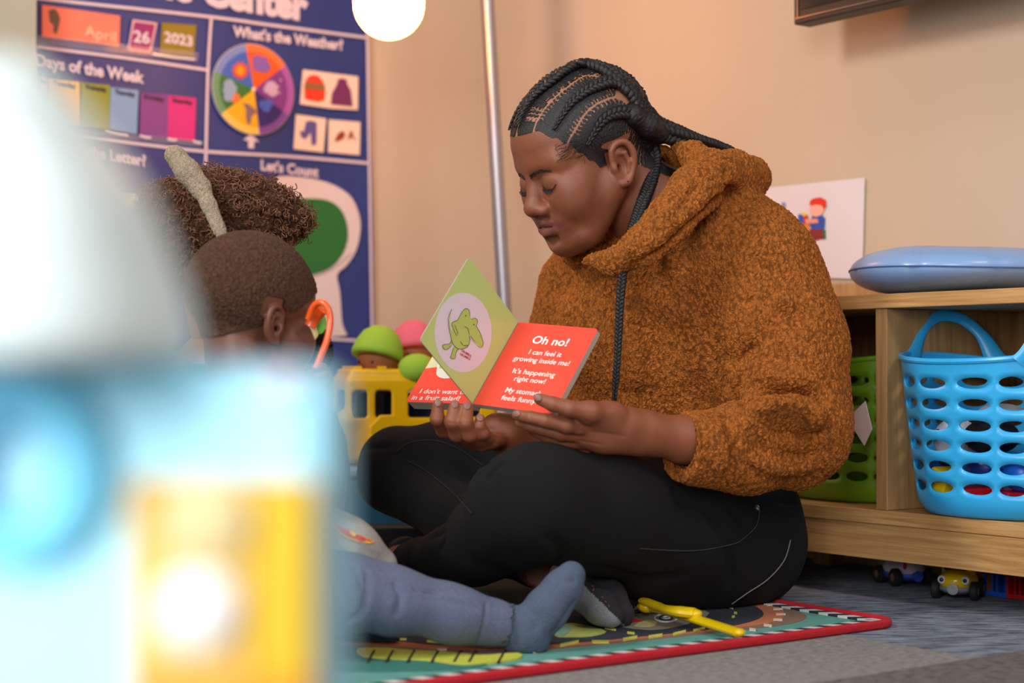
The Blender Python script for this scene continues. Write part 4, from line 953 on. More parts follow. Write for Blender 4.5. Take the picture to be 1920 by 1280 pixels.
# ================================================================== WOMAN
SKC=np.array(lin((132,76,50)))
def woman():
    A=math.radians
    Rh=frame((-.81,-.43,-.40),(.478,-.878,-.03))
    O=W(1101.5,306,2.43); HS=1.035
    loc=W(1330,1130,2.5)*[1,1,0]
    skin=mat('skin_brown',(146,88,60),.47,vcol=True,noise=.09,nscale=70,bump=.25,bscale=1000,sss=.10)
    H=head(.13)
    # neck
    wl=lambda p:(np.asarray(p)-O)@Rh*100./HS
    nb=wl(W(1262,405,2.47))
    H.chain([(-3.4,0,-1.0),(np.array([-3.2,0,-6.5])+nb)/2*np.array([1,1,1]),nb],[5.0,5.2,6.3],2.2)
    hs=place(H.mesh(),Rh,O,HS); HW=LW(Rh,O,HS)
    loc_=lambda: (hs.V-O)@Rh*100./HS
    # ---- facial details sculpted on the surface
    for s in(-1,1):
        lid=[HW((x,s*y,z)) for x,y,z in((8.9,1.75,-.25),(9.25,2.4,-.62),(9.2,3.2,-.85),(8.75,4.0,-.75),(8.15,4.65,-.35))]
        hs.stroke(smoothcurve(lid,4),.0011,.0016,taper=False)
        up=[HW((x,s*y,z)) for x,y,z in((8.8,1.7,.55),(9.05,2.5,1.1),(8.95,3.3,1.25),(8.45,4.2,.95))]
        hs.stroke(smoothcurve(up,4),.0014,.0010)
        un=[HW((x,s*y,z)) for x,y,z in((9.0,1.9,-1.25),(9.2,2.7,-1.75),(8.9,3.8,-1.7))]
        hs.stroke(smoothcurve(un,4),.0022,.0008)
        na=[HW((x,s*y,z)) for x,y,z in((9.9,2.15,-3.0),(9.2,2.7,-4.2),(8.6,3.3,-5.6))]
        hs.stroke(smoothcurve(na,4),.0035,.0010)
        al=[HW((x,s*y,z)) for x,y,z in((10.6,1.9,-2.7),(9.6,2.35,-3.2),(9.3,2.2,-4.2))]
        hs.stroke(smoothcurve(al,4),.0012,.0009)
        for s in(-1,1): hs.stroke(smoothcurve([HW((x,s*y,z)) for x,y,z in((9.3,1.9,-5.8),(8.5,3.2,-5.55),(8.0,4.1,-5.15))],4),.0012,.0014)
    # ---- cornrows: paths traced over the scalp
    z=lambda L:[(930+x/3.048,90+y/3.048) for x,y in L]
    rows_px=[z([(128,455),(150,400),(190,325),(250,260),(330,195),(400,140),(470,105),(540,105),(620,135),(690,190),(740,240),(790,290),(830,360),(880,430)]),
             z([(330,470),(370,405),(430,320),(500,262),(570,225),(650,200),(720,225),(770,275),(810,345),(850,400),(900,455)]),
             z([(515,555),(560,480),(600,420),(650,385),(720,370),(790,385),(850,420),(905,470)])]
    rows=[hs.line(r,6) for r in rows_px]
    # rows on the crown and on the far side, drawn in head coordinates
    def lrow(L):
        P=[]
        for x,y,zz in smoothcurve(L,6):
            d=np.array([x,y,zz-5.6]); d/=np.linalg.norm(d); lv=(hs.V-O)@Rh*100./HS-np.array([0,0,5.6]); c=(lv@d)/np.linalg.norm(lv,axis=1); i=np.argmax(c+ (lv@d>0)*0); P.append(hs.V[i])
        P=np.array(P); Pn=P.copy()
        for _ in range(3): Pn[1:-1]=(Pn[:-2]+2*Pn[1:-1]+Pn[2:])/4
        return Pn
    rows.append(lrow([(9,-.5,8.5),(6.5,-.6,12),(2,-.5,14),(-3,-.3,13.5),(-7.5,0,10.5),(-10,.2,6),(-9.8,.5,2)]))
    rows.append(lrow([(8,-3.2,8),(5.5,-3.8,11),(1,-4.2,12.6),(-4,-3.8,11.6),(-8,-2.8,8),(-9.6,-1.2,3.5),(-9.6,-.4,1.5)]))
    rows.append(lrow([(6.5,-5.4,6),(3.5,-6.4,8.5),(-.5,-6.6,9.5),(-5,-5.8,8),(-8.3,-4.4,4.5),(-9.4,-2,1)]))
    lv=loc_()
    # hairline in head coordinates
    x_,y_,z_=lv[:,0],np.abs(lv[:,1]),lv[:,2]
    front=z_-(7.6-.0*y_)                        # above the forehead
    side=(x_<6.2-.0*z_)
    hair=((x_>1.1)&(z_>np.clip(3.3+(x_-5)*1.25+.25*np.sin(x_*5),-1.0,7.3))&((x_>2.2)|(z_>-.4))) | ((x_<=1.1)&(z_>1.3-np.clip(-x_,0,9)*.85)&~((np.abs(x_+.8)<2.7)&(y_>7.2)&(z_<2.6)))
    hair&=~((z_<2.5)&(x_>-2.9)&(x_<1.4)&(y_>7.1))
    D=np.stack([hs.dist(r)[0] for r in rows]); Sx=np.stack([hs.dist(r)[1] for r in rows]); o=np.sort(D,0); i0=D.argmin(0); s0=np.take_along_axis(Sx,i0[None],0)[0]
    jit=np.sin(s0*2100+i0*2.)*.0003
    part=(o[1]-o[0]<.0030)&(o[0]<.03)
    Lr=np.array([hs.dist(r)[2] for r in rows])[i0]
    comb=((s0+.0008*np.sin(o[0]*900+i0))%.0058<.0017)&(s0>np.where(i0>2,.03,.003))&(s0<Lr-.02)&(o[0]>.0062)&(o[1]-o[0]<.017)
    back=(lv[:,0]<-6.5)
    hairm=hair&~(part&~back)&~(comb&~back)
    Q=hs.Q[hairm[hs.Q].sum(1)>=3]; used=np.unique(Q); mp=np.full(len(hs.V),-1); mp[used]=np.arange(len(used))
    # tiny sideways ripples give the drawn-back strand look
    lift=.0009+.0006*np.sin(s0[used]*2600)
    HV=hs.V[used]+hs.N[used]*lift[:,None]
    woman_obj_parts={}
    # ---- colour of the skin
    C=np.tile(SKC,(len(hs.V),1)); lvx=lv
    lips=((lvx[:,0]>7.0)&(np.abs(lvx[:,1])<3.8)&(lvx[:,2]<-4.6-.23*np.abs(lvx[:,1]))&(lvx[:,2]>-7.5+.42*np.abs(lvx[:,1])))
    C[lips]=np.array(lin((120,66,56)))
    sc=(hair)&(part|comb); C[hair]=np.array(lin((58,40,34))); C[sc]=np.array(lin((158,108,80)))
    lash=hs.dist(smoothcurve([HW((x,y,z)) for x,y,z in((8.9,1.75,-.25),(9.25,2.4,-.62),(9.2,3.2,-.85),(8.75,4.0,-.75),(8.15,4.65,-.35))],4))[0]; C[lash<.0012]=np.array(lin((34,20,16)))
    # ---- arms and hands (same continuous body mesh)
    def P3(L): return [W(a,b,d) for a,b,d in L]
    def R3(L,rs): return [r*d/F for (_,_,d),r in zip(L,rs)]
    A_=Field(W(925,900,2.30)-np.array([0,.12,0]),W(1400,720,2.08)+np.array([0,.3,.0]),.0016) if False else None
    lo=np.array([W(795,700,2.3)[0],1.98,W(1,905,2.1)[2]-.02]); hi=np.array([W(1420,700,2.4)[0],2.50,W(1,715,2.3)[2]+.02])
    B=Field(lo,hi,.0017)
    def limb(L,rs,k=.008,flat=None): B.chain(P3(L),R3(L,rs),k,False,flat)
    # her left forearm and hand (nearest the camera)
    limb([(1400,832,2.285),(1340,828,2.255),(1285,824,2.235),(1215,812,2.21)],[38,42,44,38],.01)
    limb([(1215,812,2.21),(1165,805,2.19),(1115,800,2.18)],[37,36,30],.014)
    limb([(1200,800,2.20),(1140,782,2.17),(1095,775,2.155)],[28,24,20],.014)
    limb([(1190,825,2.20),(1130,822,2.185),(1092,818,2.18)],[26,24,20],.014)
    # thumb on the page
    limb([(1150,776,2.17),(1108,772,2.145),(1068,766,2.135)],[22,19,15.5],.008)
    limb([(1068,766,2.135),(1036,757,2.135),(1012,748,2.142)],[15.5,14,11.5],.003)
    # fingers under and in front of the book edge
    limb([(1100,800,2.17),(1062,797,2.15),(1022,788,2.145)],[17,15,13.5],.004)
    limb([(1022,788,2.145),(995,782,2.15),(970,778,2.16)],[13.5,12,10.5],.002)
    limb([(1090,815,2.175),(1052,812,2.165),(1015,803,2.165)],[16,14.5,12.5],.003)
    limb([(1015,803,2.165),(992,797,2.17),(975,791,2.175)],[12.5,11.5,9.5],.002)
    limb([(1090,828,2.185),(1058,826,2.18),(1025,818,2.185),(1000,808,2.19)],[15,13.5,12,9.5],.003)
    limb([(1100,838,2.195),(1072,838,2.195),(1045,832,2.20),(1024,824,2.205)],[13,12,10.5,9],.003)
    # her right hand: palm behind the spine, four finger tips curling up in front of the book
    limb([(1130,880,2.42),(1060,862,2.37),(1005,846,2.32)],[46,40,34],.01)
    limb([(1005,846,2.32),(960,826,2.285),(925,812,2.265)],[34,33,26],.016)
    limb([(990,828,2.29),(950,808,2.265),(930,800,2.26)],[30,28,24],.014)
    fing=[([(938,812,2.275),(875,822,2.26),(832,806,2.225),(820,785,2.20),(821,760,2.20)],[20,16,14.5,13.5,11]),
          ([(940,818,2.27),(892,828,2.24),(858,812,2.20),(849,790,2.185),(853,764,2.19)],[20,17,16.5,15.5,12.5]),
          ([(942,822,2.265),(905,830,2.225),(881,814,2.19),(873,792,2.18),(876,766,2.19)],[19,16,15,14,12]),
          ([(946,822,2.26),(922,828,2.22),(906,812,2.195),(899,798,2.19),(900,784,2.195)],[17,13.5,12,10.5,9])]
    for L,rs in fing: limb(L,rs,.0035)
    bs=B.mesh()
    for pts in ([(1000,741),(1008,738)],): pass
    for pts,w_,d_ in (([(1060,752),(1064,778)],.0012,.0009),([(1032,744),(1037,770)],.0010,.0007),([(1018,778),(1024,800)],.0012,.0008),([(992,772),(996,790)],.001,.0007),([(836,792),(866,796)],.0009,.0008),([(864,790),(888,795)],.0009,.0008),([(808,780),(832,786)],.0009,.0007),([(892,796),(908,799)],.0008,.0007),([(1070,806),(1130,812),(1190,822)],.0025,.0008),([(1080,826),(1130,834)],.002,.0012)):
        bs.stroke(pts,w_,d_)
    # knuckles
    for x,y,r in((1098,797,.006),(1090,812,.006)): 
        p,n=bs.hit(x,y); g=np.exp(-(np.linalg.norm(bs.V-p,axis=1)/r)**2); bs.V=bs.V+bs.N*(.0016*g)[:,None]
    bs.update()
    C2=np.tile(SKC*1.12,(len(bs.V),1))  # stronger light on the hands is put into a lighter skin tone
    # ---- torso, legs, feet hidden by the clothes, coarse
    T=Field([-.40,1.95,0.0],[.75,2.95,.75],.008)
    pel=W(1375,1020,2.52)
    T.chain([pel,W(1330,840,2.52),W(1262,600,2.50),W(1250,470,2.49),W(1255,420,2.48)],[.085,.075,.070,.06,.048],.03)
    T.chain(P3([(1255,480,2.49),(1395,500,2.40),(1480,770,2.36),(1390,833,2.27)]),[.05,.05,.045,.040],.02)
    T.chain(P3([(1250,480,2.5),(1090,520,2.62),(1090,740,2.58),(1120,878,2.42)]),[.05,.045,.04,.035],.02)
    T.chain(P3([(1385,1030,2.50),(1180,980,2.31),(1000,945,2.19),(905,1005,2.31),(850,1042,2.39),(785,1056,2.46)]),[.065,.05,.034,.022,.018,.018],.012)
    T.chain(P3([(1290,1000,2.62),(1130,930,2.64),(960,888,2.65),(840,868,2.65),(745,878,2.64),(850,965,2.56),(950,1030,2.46),(1010,1062,2.39)]),[.055,.04,.034,.03,.03,.022,.018,.016],.01)
    ts=T.mesh(); C3=np.tile(SKC,(len(ts.V),1))
    # ankles in view, finer
    K=Field(W(700,1110,2.5)-np.array([0,.15,0]),W(1100,1000,2.5)+np.array([0,.12,0]),.003)
    K.chain(P3([(800,1048,2.43),(752,1058,2.47),(722,1072,2.50),(690,1092,2.49)]),R3([(0,0,2.43),(0,0,2.47),(0,0,2.50),(0,0,2.49)],[36,34,34,22]),.01)
    K.chain(P3([(960,1040,2.42),(1010,1070,2.37),(1050,1076,2.34),(1090,1100,2.32)]),R3([(0,0,2.42),(0,0,2.37),(0,0,2.34),(0,0,2.32)],[34,30,30,26]),.01)
    ks=K.mesh(); C4=np.tile(SKC,(len(ks.V),1))
    whole=joinS(hs,bs,ts,ks)
    body=whole.obj('person',skin); vcol(body,np.vstack([C,C2,C3,C4]))
    tag(body,'woman with braided cornrows in a rust brown fleece hoodie sitting cross-legged reading aloud','person')
    WLOC[body]=np.array(body.location)
    # ---- hair
    HM=mat('hair_black',(23,20,21),.42,noise=.25,nscale=300,bump=.5,bscale=900,spec=.55)
    hb=obj('cornrow_hair',HV,mp[Q],HM,body)
    mb=MB()
    for k,r in enumerate(rows):
        i=[np.argmin(np.linalg.norm(hs.V-p,axis=1)) for p in r]; Nn=hs.N[i]
        braid(mb,r+Nn*.0036,.0094,.024,Nn,[.25,.45,.7,.85,1,1.05,1.1,1.15,1.15,1.1])
    mb.obj('cornrow_braid',HM,hb,sharp=None)
    # bundle joining the braids, the ponytail braids going back over the hood, the braid hanging in front
    def pw(L): return smoothcurve(np.array([W(a,b,d) for a,b,d in L]),8)
    tb=MB(); 
    braid(tb,pw([(1200,225,2.40),(1226,243,2.405),(1262,255,2.42),(1300,266,2.44),(1340,278,2.47),(1372,292,2.50),(1405,318,2.56),(1425,370,2.60)]),.0125,.026,None,[1,1.05,1,.95,.9,.8,.7,.6])
    braid(tb,pw([(1195,205,2.47),(1222,228,2.46),(1256,243,2.47),(1290,258,2.485),(1330,276,2.51),(1368,292,2.55),(1400,330,2.60)]),.0115,.024,None,[1,1,1,.95,.9,.8,.7])
    tb.obj('ponytail_braid',HM,hb,sharp=None)
    rt=Field(W(1120,350,2.6)-np.array([0,.25,0]),W(1290,150,2.6)+np.array([0,.1,0]),.002)
    rt.chain([W(1150,208,2.40),W(1185,216,2.375),W(1215,236,2.39),W(1235,250,2.41)],[.010,.0155,.0165,.015],.008); rt.chain([W(1180,235,2.41),W(1205,262,2.43),W(1212,300,2.45)],[.018,.018,.02],.012)
    rt.chain([W(1170,190,2.46),W(1205,218,2.44),W(1240,248,2.44)],[.012,.018,.017],.008)
    rs=rt.mesh(); rs.noise(.0006,1400,3); rs.obj('gathered_hair',HM,hb)
    fb=MB(); braid(fb,pw([(1208,250,2.42),(1222,272,2.425),(1227,300,2.425),(1221,336,2.405),(1203,385,2.375),(1187,428,2.345),(1174,467,2.315),(1168,507,2.30),(1163,560,2.295),(1160,620,2.29),(1157,680,2.285),(1153,730,2.28),(1152,764,2.285)]),.0092,.0165,None,[1,1.05,1,.95,.85,.75,.7,.65,.6,.55,.5,.3]); 
    fb.obj('hanging_braid',HM,hb,sharp=None)
    # eyebrows and lashes as short hairs
    eb=MB()
    for s in(-1,1):
        cv=smoothcurve([HW((x,s*y,zz)) for x,y,zz in((9.6,.7,1.45),(9.5,1.6,1.85),(9.1,2.8,2.1),(8.5,4.1,1.8))],12)
        for i in range(80):
            a=rng.rand(); p=cv[int(a*(len(cv)-1))]; j=np.argmin(np.linalg.norm(hs.V-p,axis=1)); p=hs.V[j]; d=cv[min(int(a*(len(cv)-1))+2,len(cv)-1)]-cv[max(0,int(a*(len(cv)-1))-2)]; d/=np.linalg.norm(d)+1e-9
            o_=Rh[:,2]*rng.uniform(-.0028,.0028)*(1-.55*a); eb.tube([p+o_+hs.N[j]*.0002,p+o_+hs.N[j]*.0011+d*.003,p+o_+hs.N[j]*.0009+d*.0062],[.00035,.00032,.0001],4)
    for sd_ in(-1,1):
        lb=MB()
        lp=smoothcurve([HW((x,sd_*y,z)) for x,y,z in((8.9,1.75,-.25),(9.25,2.4,-.62),(9.2,3.2,-.85),(8.75,4.0,-.75),(8.15,4.65,-.35))],8)
        jj=[np.argmin(np.linalg.norm(hs.V-p,axis=1)) for p in lp]; q_=hs.V[jj]+hs.N[jj]*.0003
        for _ in range(3): q_[1:-1]=(q_[:-2]+2*q_[1:-1]+q_[2:])/4
        lb.tube(q_,.00075,6)
        for i_ in range(2,len(q_)-2):
            dd=-Rh[:,2]*.004+Rh[:,0]*.004+(q_[min(i_+3,len(q_)-1)]-q_[i_])*.5; lb.tube([q_[i_],q_[i_]+dd*.6+Rh[:,0]*.001,q_[i_]+dd],[.00035,.0003,.0001],4)
        lb.obj('eyelash',mat('lash_black',(16,10,9),.6),body)
    eb.obj('eyebrow',mat('brow_dark',(50,31,25),.8),body)
    # wisps at the temple
    wb=MB()
    for i in range(46):
        a=rng.rand(); x0,y0=1030+rng.rand()*75,262+rng.rand()*30
        p,n=hs.hit(x0,y0); 
        if (( (p-O)@Rh*100./HS)[0])>7: continue
        Pw=[p+n*.0006]; dx,dy=rng.uniform(-12,-3),rng.uniform(2,12)
        for q in range(1,5):
            pp,nn=hs.hit(x0+dx*q*.45+3*math.sin(q*1.3+i),y0+dy*q*.4); Pw.append(pp+nn*.0011)
        wb.tube(smoothcurve(Pw,3),.00022,4)
    wb.obj('baby_hair',HM,hb)
    # nails
    nm=mat('nail',(138,94,82),.45)
    for x,y,dx,dy in((1008,745,-6,-3),(968,775,-6,-1),(821,754,0,-7),(853,757,0,-8),(876,760,0,-7),(900,782,0,-5)):
        p,n=bs.hit(x,y); t_=W(x+dx,y+dy,2.2)-W(x,y,2.2); t_-=n*np.dot(t_,n); t_/=np.linalg.norm(t_); R=np.stack([t_,np.cross(n,t_),n],1)
        q=MB(); q.ell(p+n*.0001,(.0062,.0046,.0012),0,R,16,8); q.obj('fingernail',nm,body)
    q=MB(); jn=np.argmin(np.linalg.norm(hs.V-HW((-.1,8.3,-3.35)),axis=1)); p=hs.V[jn]; q.ell(p,(.0011,.0011,.0011)); q.obj('ear_stud',mat('stud_dark',(40,26,22),.3),body)

    # ================ hoodie
    lo=np.array([-.04,2.02,.10]);hi=np.array([.66,2.88,.70]); G=Field(lo,hi,.0030)
    def g(L,rs,k=.03,flat=None): G.chain(P3(L),R3(L,rs),k,False,flat)
    G.chain(P3([(1345,900,2.55),(1330,760,2.545),(1275,600,2.535),(1262,500,2.52)]),R3([(0,0,2.55)]*4,[150,165,172,140]),.06)
    g([(1225,820,2.52),(1190,700,2.50),(1160,600,2.52),(1175,540,2.50)],[88,92,98,78],.05)
    g([(1262,500,2.5),(1350,470,2.46),(1420,520,2.43)],[100,106,104],.07)
    g([(1420,520,2.43),(1468,650,2.39),(1490,775,2.35)],[104,105,95],.06)
    g([(1490,775,2.35),(1490,810,2.33)],[96,96],.03)
    g([(1490,815,2.33),(1400,838,2.275),(1322,842,2.245)],[94,80,69],.03)
    g([(1330,842,2.25),(1300,840,2.235)],[72,70],.006)
    # far arm
    g([(1170,490,2.56),(1085,530,2.63),(1062,620,2.62),(1075,740,2.57),(1120,850,2.45)],[70,62,60,56,52],.04)
    # hood and collar roll
    g([(1098,487,2.36),(1150,492,2.31),(1205,462,2.29),(1255,412,2.30),(1300,360,2.33),(1335,330,2.37)],[12,24,36,43,48,48],.010)
    g([(1335,328,2.38),(1368,330,2.44),(1402,332,2.50)],[46,46,44],.015)
    g([(1248,300,2.46),(1272,286,2.43),(1300,290,2.40),(1325,318,2.38)],[13,20,26,34],.008)
    g([(1212,274,2.50),(1238,298,2.50),(1262,330,2.50)],[9,24,34],.012)
    g([(1245,345,2.50),(1300,375,2.54),(1380,400,2.55)],[30,50,50],.03)
    g([(1098,480,2.40),(1080,470,2.50),(1110,440,2.58),(1180,400,2.60),(1240,360,2.58),(1300,330,2.54)],[18,26,32,34,34,34],.02)
    # opening for the neck and head, hollow cuff
    cN=W(1190,392,2.46)
    G.chain([W(1262,410,2.475),W(1225,372,2.455),W(1160,330,2.42)],[.058,.066,.085],.012,sub=True)
    G.ell(W(1110,445,2.40),(.058,.062,.050),.008,sub=True)
    G.ell(W(1262,326,2.415),(.018,.03,.012),.006,sub=True)
    G.cone(W(1276,836,2.225),W(1322,842,2.245),.0335,.034,.003,sub=True)
    # cuff cut clean
    cd_=W(1279,836,2.228); nn=W(1230,828,2.21)-W(1330,842,2.25); nn/=np.linalg.norm(nn)
    hood=G.mesh()
    # the body must not poke out: folds
    F_=hood.fold; S2=hood.stroke
    for pts,w_,d_ in (([(1385,762),(1410,748),(1450,736),(1500,738),(1545,765)],.007,.014),
                      ([(1344,628),(1350,665),(1358,705),(1378,748)],.008,.012),
                      ([(1368,690),(1392,664),(1430,640)],.007,.007),
                      ([(1440,600),(1480,585),(1530,580)],.010,.004),
                      ([(1420,640),(1470,610),(1520,600)],.012,.004),
                      ([(1352,770),(1368,808),(1376,850),(1372,900)],.006,.0035),
                      ([(1440,790),(1475,810),(1520,812),(1556,800)],.010,.006),
                      ([(1400,800),(1440,840),(1500,860),(1560,850)],.012,.007),
                      ([(1380,850),(1430,885),(1490,900),(1550,890)],.010,.006),
                      ([(1310,780),(1322,840),(1330,905)],.005,.003),
                      ([(1395,470),(1440,500),(1490,540),(1530,565)],.010,.003),
                      ([(1130,520),(1150,600),(1160,700),(1185,780)],.012,.006),
                      ([(1230,560),(1220,640),(1230,720),(1250,790)],.016,.006),
                      ([(1050,500),(1070,560),(1060,640),(1075,700)],.010,.006),
                      ([(1110,500),(1100,560),(1110,620)],.008,.004),
                      ([(1170,505),(1230,480),(1290,430),(1340,385),(1375,368),(1430,373)],.005,.007),
                      ([(1262,412),(1290,370),(1318,340)],.006,.003),
                      ([(1372,300),(1365,330),(1370,360)],.006,.006)):
        S2(pts,w_*1.5,d_*1.95)
    for pts,w_,d_ in (([(1385,785),(1440,772),(1500,776),(1552,800)],.012,-.012),([(1400,715),(1450,706),(1500,708),(1540,725)],.012,-.007),([(1380,690),(1388,720),(1400,745)],.010,-.008),([(1360,640),(1374,690),(1392,735)],.008,-.006),([(1400,772),(1450,758),(1510,762),(1550,790)],.009,-.007),([(1180,560),(1190,650),(1200,740)],.014,-.004),([(1290,560),(1300,640),(1310,720)],.016,-.004),([(1400,860),(1460,880),(1530,875)],.009,-.005),([(1345,780),(1355,830),(1358,890)],.006,-.004)):
        S2(pts,w_*1.2,d_*1.9)
    hood.noise(.0011,90,5)
    # flatten the cuff end
    sd=(hood.V-cd_)@nn; near=(np.linalg.norm(hood.V-cd_,axis=1)<.075)
    mv=near&(sd>0); hood.V[mv]-=sd[mv][:,None]*nn*1.0; hood.update()
    hood.obj('hoodie',fleece('hoodie_fleece',(182,106,46),.0030,235,.34,.26),body,label='rust brown curly fleece hoodie')

    # ================ trousers
    lo=np.array([-.28,1.92,.0]);hi=np.array([.52,2.92,.36]); J=Field(lo,hi,.0034)
    def j(L,rs,k=.03): J.chain(P3(L),R3(L,rs),k)
    j([(1378,1010,2.47),(1250,985,2.36),(1120,955,2.25),(1005,938,2.16)],[122,122,114,102],.03)
    j([(1385,1020,2.52),(1385,960,2.54)],[112,110],.06)
    j([(1190,1040,2.36),(1330,1062,2.43)],[72,76],.05)
    j([(1005,940,2.16),(965,950,2.18),(905,1000,2.29),(850,1040,2.38),(792,1052,2.44)],[100,84,62,50,44],.028)
    j([(980,985,2.2),(900,1045,2.34)],[70,48],.04)
    j([(792,1052,2.44),(768,1056,2.455)],[44,40],.01)
    j([(1290,1000,2.62),(1130,930,2.62),(960,885,2.63),(840,862,2.635),(745,868,2.63)],[110,88,74,68,66],.03)
    j([(742,872,2.63),(740,895,2.62),(850,965,2.55),(950,1030,2.45),(1000,1058,2.40)],[66,66,56,46,42],.018)
    J.chain([W(772,1056,2.452),W(735,1060,2.475)],[.026,.026],.002,sub=True)
    pants=J.mesh()
    m_=pants.V[:,2]<.0098; pants.V[m_,2]=.0098
    for pts,w_,d_ in (([(745,842),(775,826),(820,822),(860,838),(905,868),(912,858)],.004,.004),
                      ([(668,845),(700,836),(742,838)],.005,.004),([(748,848),(800,875),(860,915),(885,935)],.006,.006),
                      ([(760,862),(830,905),(880,960)],.0025,.002),
                      ([(1320,950),(1355,1000),(1370,1060),(1365,1110)],.008,.006),([(1360,940),(1400,985),(1420,1040)],.008,.006),
                      ([(1020,1000),(1060,1040),(1040,1060)],.008,.005),([(1100,1060),(1200,1085),(1300,1080)],.010,.006),
                      ([(945,862),(925,880),(905,905)],.006,.004),([(800,1010),(830,1000),(820,1040)],.006,.005),
                      ([(1440,925),(1470,940),(1500,930)],.006,.005),([(1445,960),(1480,965),(1508,960)],.006,.004)): pants.stroke(pts,w_,d_)
    pants.noise(.0009,70,9)
    DN=mat('black_denim',(22,21,23),.85,noise=.22,nscale=700,bump=.7,bscale=900,sheen=.12,spec=.2)
    tro=pants.obj('trousers',DN,body,label='black jeans')
    def seam(pts,rad,col,nm):
        P=pants.line(pts,8); i=[np.argmin(np.linalg.norm(pants.V-p,axis=1)) for p in P]; q=MB(); q.tube(P+pants.N[i]*rad*.4,rad,6); q.obj(nm,mat(nm+'_thread',col,.8),tro,label='stitched seam line')
    seam([(1482,1012),(1470,1050),(1440,1085),(1400,1112),(1372,1132)],.0009,(120,112,112),'pocket_stitching')
    seam([(1424,958),(1418,985),(1395,1008),(1372,1020),(1300,1032),(1200,1028)],.0007,(58,56,60),'side_stitching')
    seam([(742,848),(768,830),(815,826),(860,842),(905,872)],.0009,(24,22,24),'inner_seam')
    seam([(760,862),(800,884),(850,925),(885,962)],.0009,(24,22,24),'inner_seam')
    p,n=pants.hit(1420,951); q=MB(); q.lathe(p,[(.0003,-.001),(.0045,-.001),(.0045,.0008),(.003,.0018),(.0022,.001),(.0003,.001)],20,ax=n); q.obj('rivet',mat('rivet_steel',(170,170,175),.3,metal=.9),tro,label='steel rivet')
    # sock on the tucked foot
    Kf=Field(W(1000,1190,2.4)-np.array([.0,.25,0]),W(1230,1030,2.3)+np.array([0,.15,0]),.0024)
    Kf.chain(P3([(1060,1082,2.335),(1095,1098,2.31),(1135,1125,2.27),(1162,1150,2.235)]),R3([(0,0,2.33),(0,0,2.31),(0,0,2.27),(0,0,2.23)],[32,42,40,28]),.01)
    Kf.chain(P3([(1092,1118,2.25),(1128,1140,2.215),(1148,1156,2.205)]),R3([(0,0,2.3),(0,0,2.26),(0,0,2.23)],[28,30,20]),.012)
    so=Kf.mesh(); so.V[so.V[:,2]<.009,2]=.009; so.update()
    # toe / sole region grey, rest charcoal, with pink knit marks
    mi_v=((so.px-1096)*.72-(so.py-1100)*.70<6)|(so.py>1172)
    P1=np.array([1098,1092.]);P2=np.array([1168,1160.]); nl=np.array([-(P2-P1)[1],(P2-P1)[0]]);nl/=np.linalg.norm(nl); sd=(so.px-P1[0])*nl[0]+(so.py-P1[1])*nl[1]
    mi=(sd[so.Q].mean(1)>6).astype(int)
    o=obj('sock',so.V,so.Q,[mat('sock_charcoal',(42,40,46),.95,noise=.2,nscale=500,bump=.8,bscale=700),mat('sock_grey',(142,142,148),.95,noise=.15,nscale=500,bump=1,bscale=600)],body,mi,True,'charcoal sock with a grey sole')
    pk=MB()
    for x,y,a in((1110,1098,.5),(1114,1104,2.2),(1128,1118,.9),(1134,1126,.8),(1140,1134,.9)):
        p,n=so.hit(x,y); p2,_=so.hit(x+4*math.cos(a),y+4*math.sin(a)); pk.tube([p+n*.0003,p2+n*.0003],.0008,5)
    pk.obj('knit_mark',mat('sock_pink',(150,84,92),.9),o,label='pink knit marks')
    return body
WOMAN=woman()

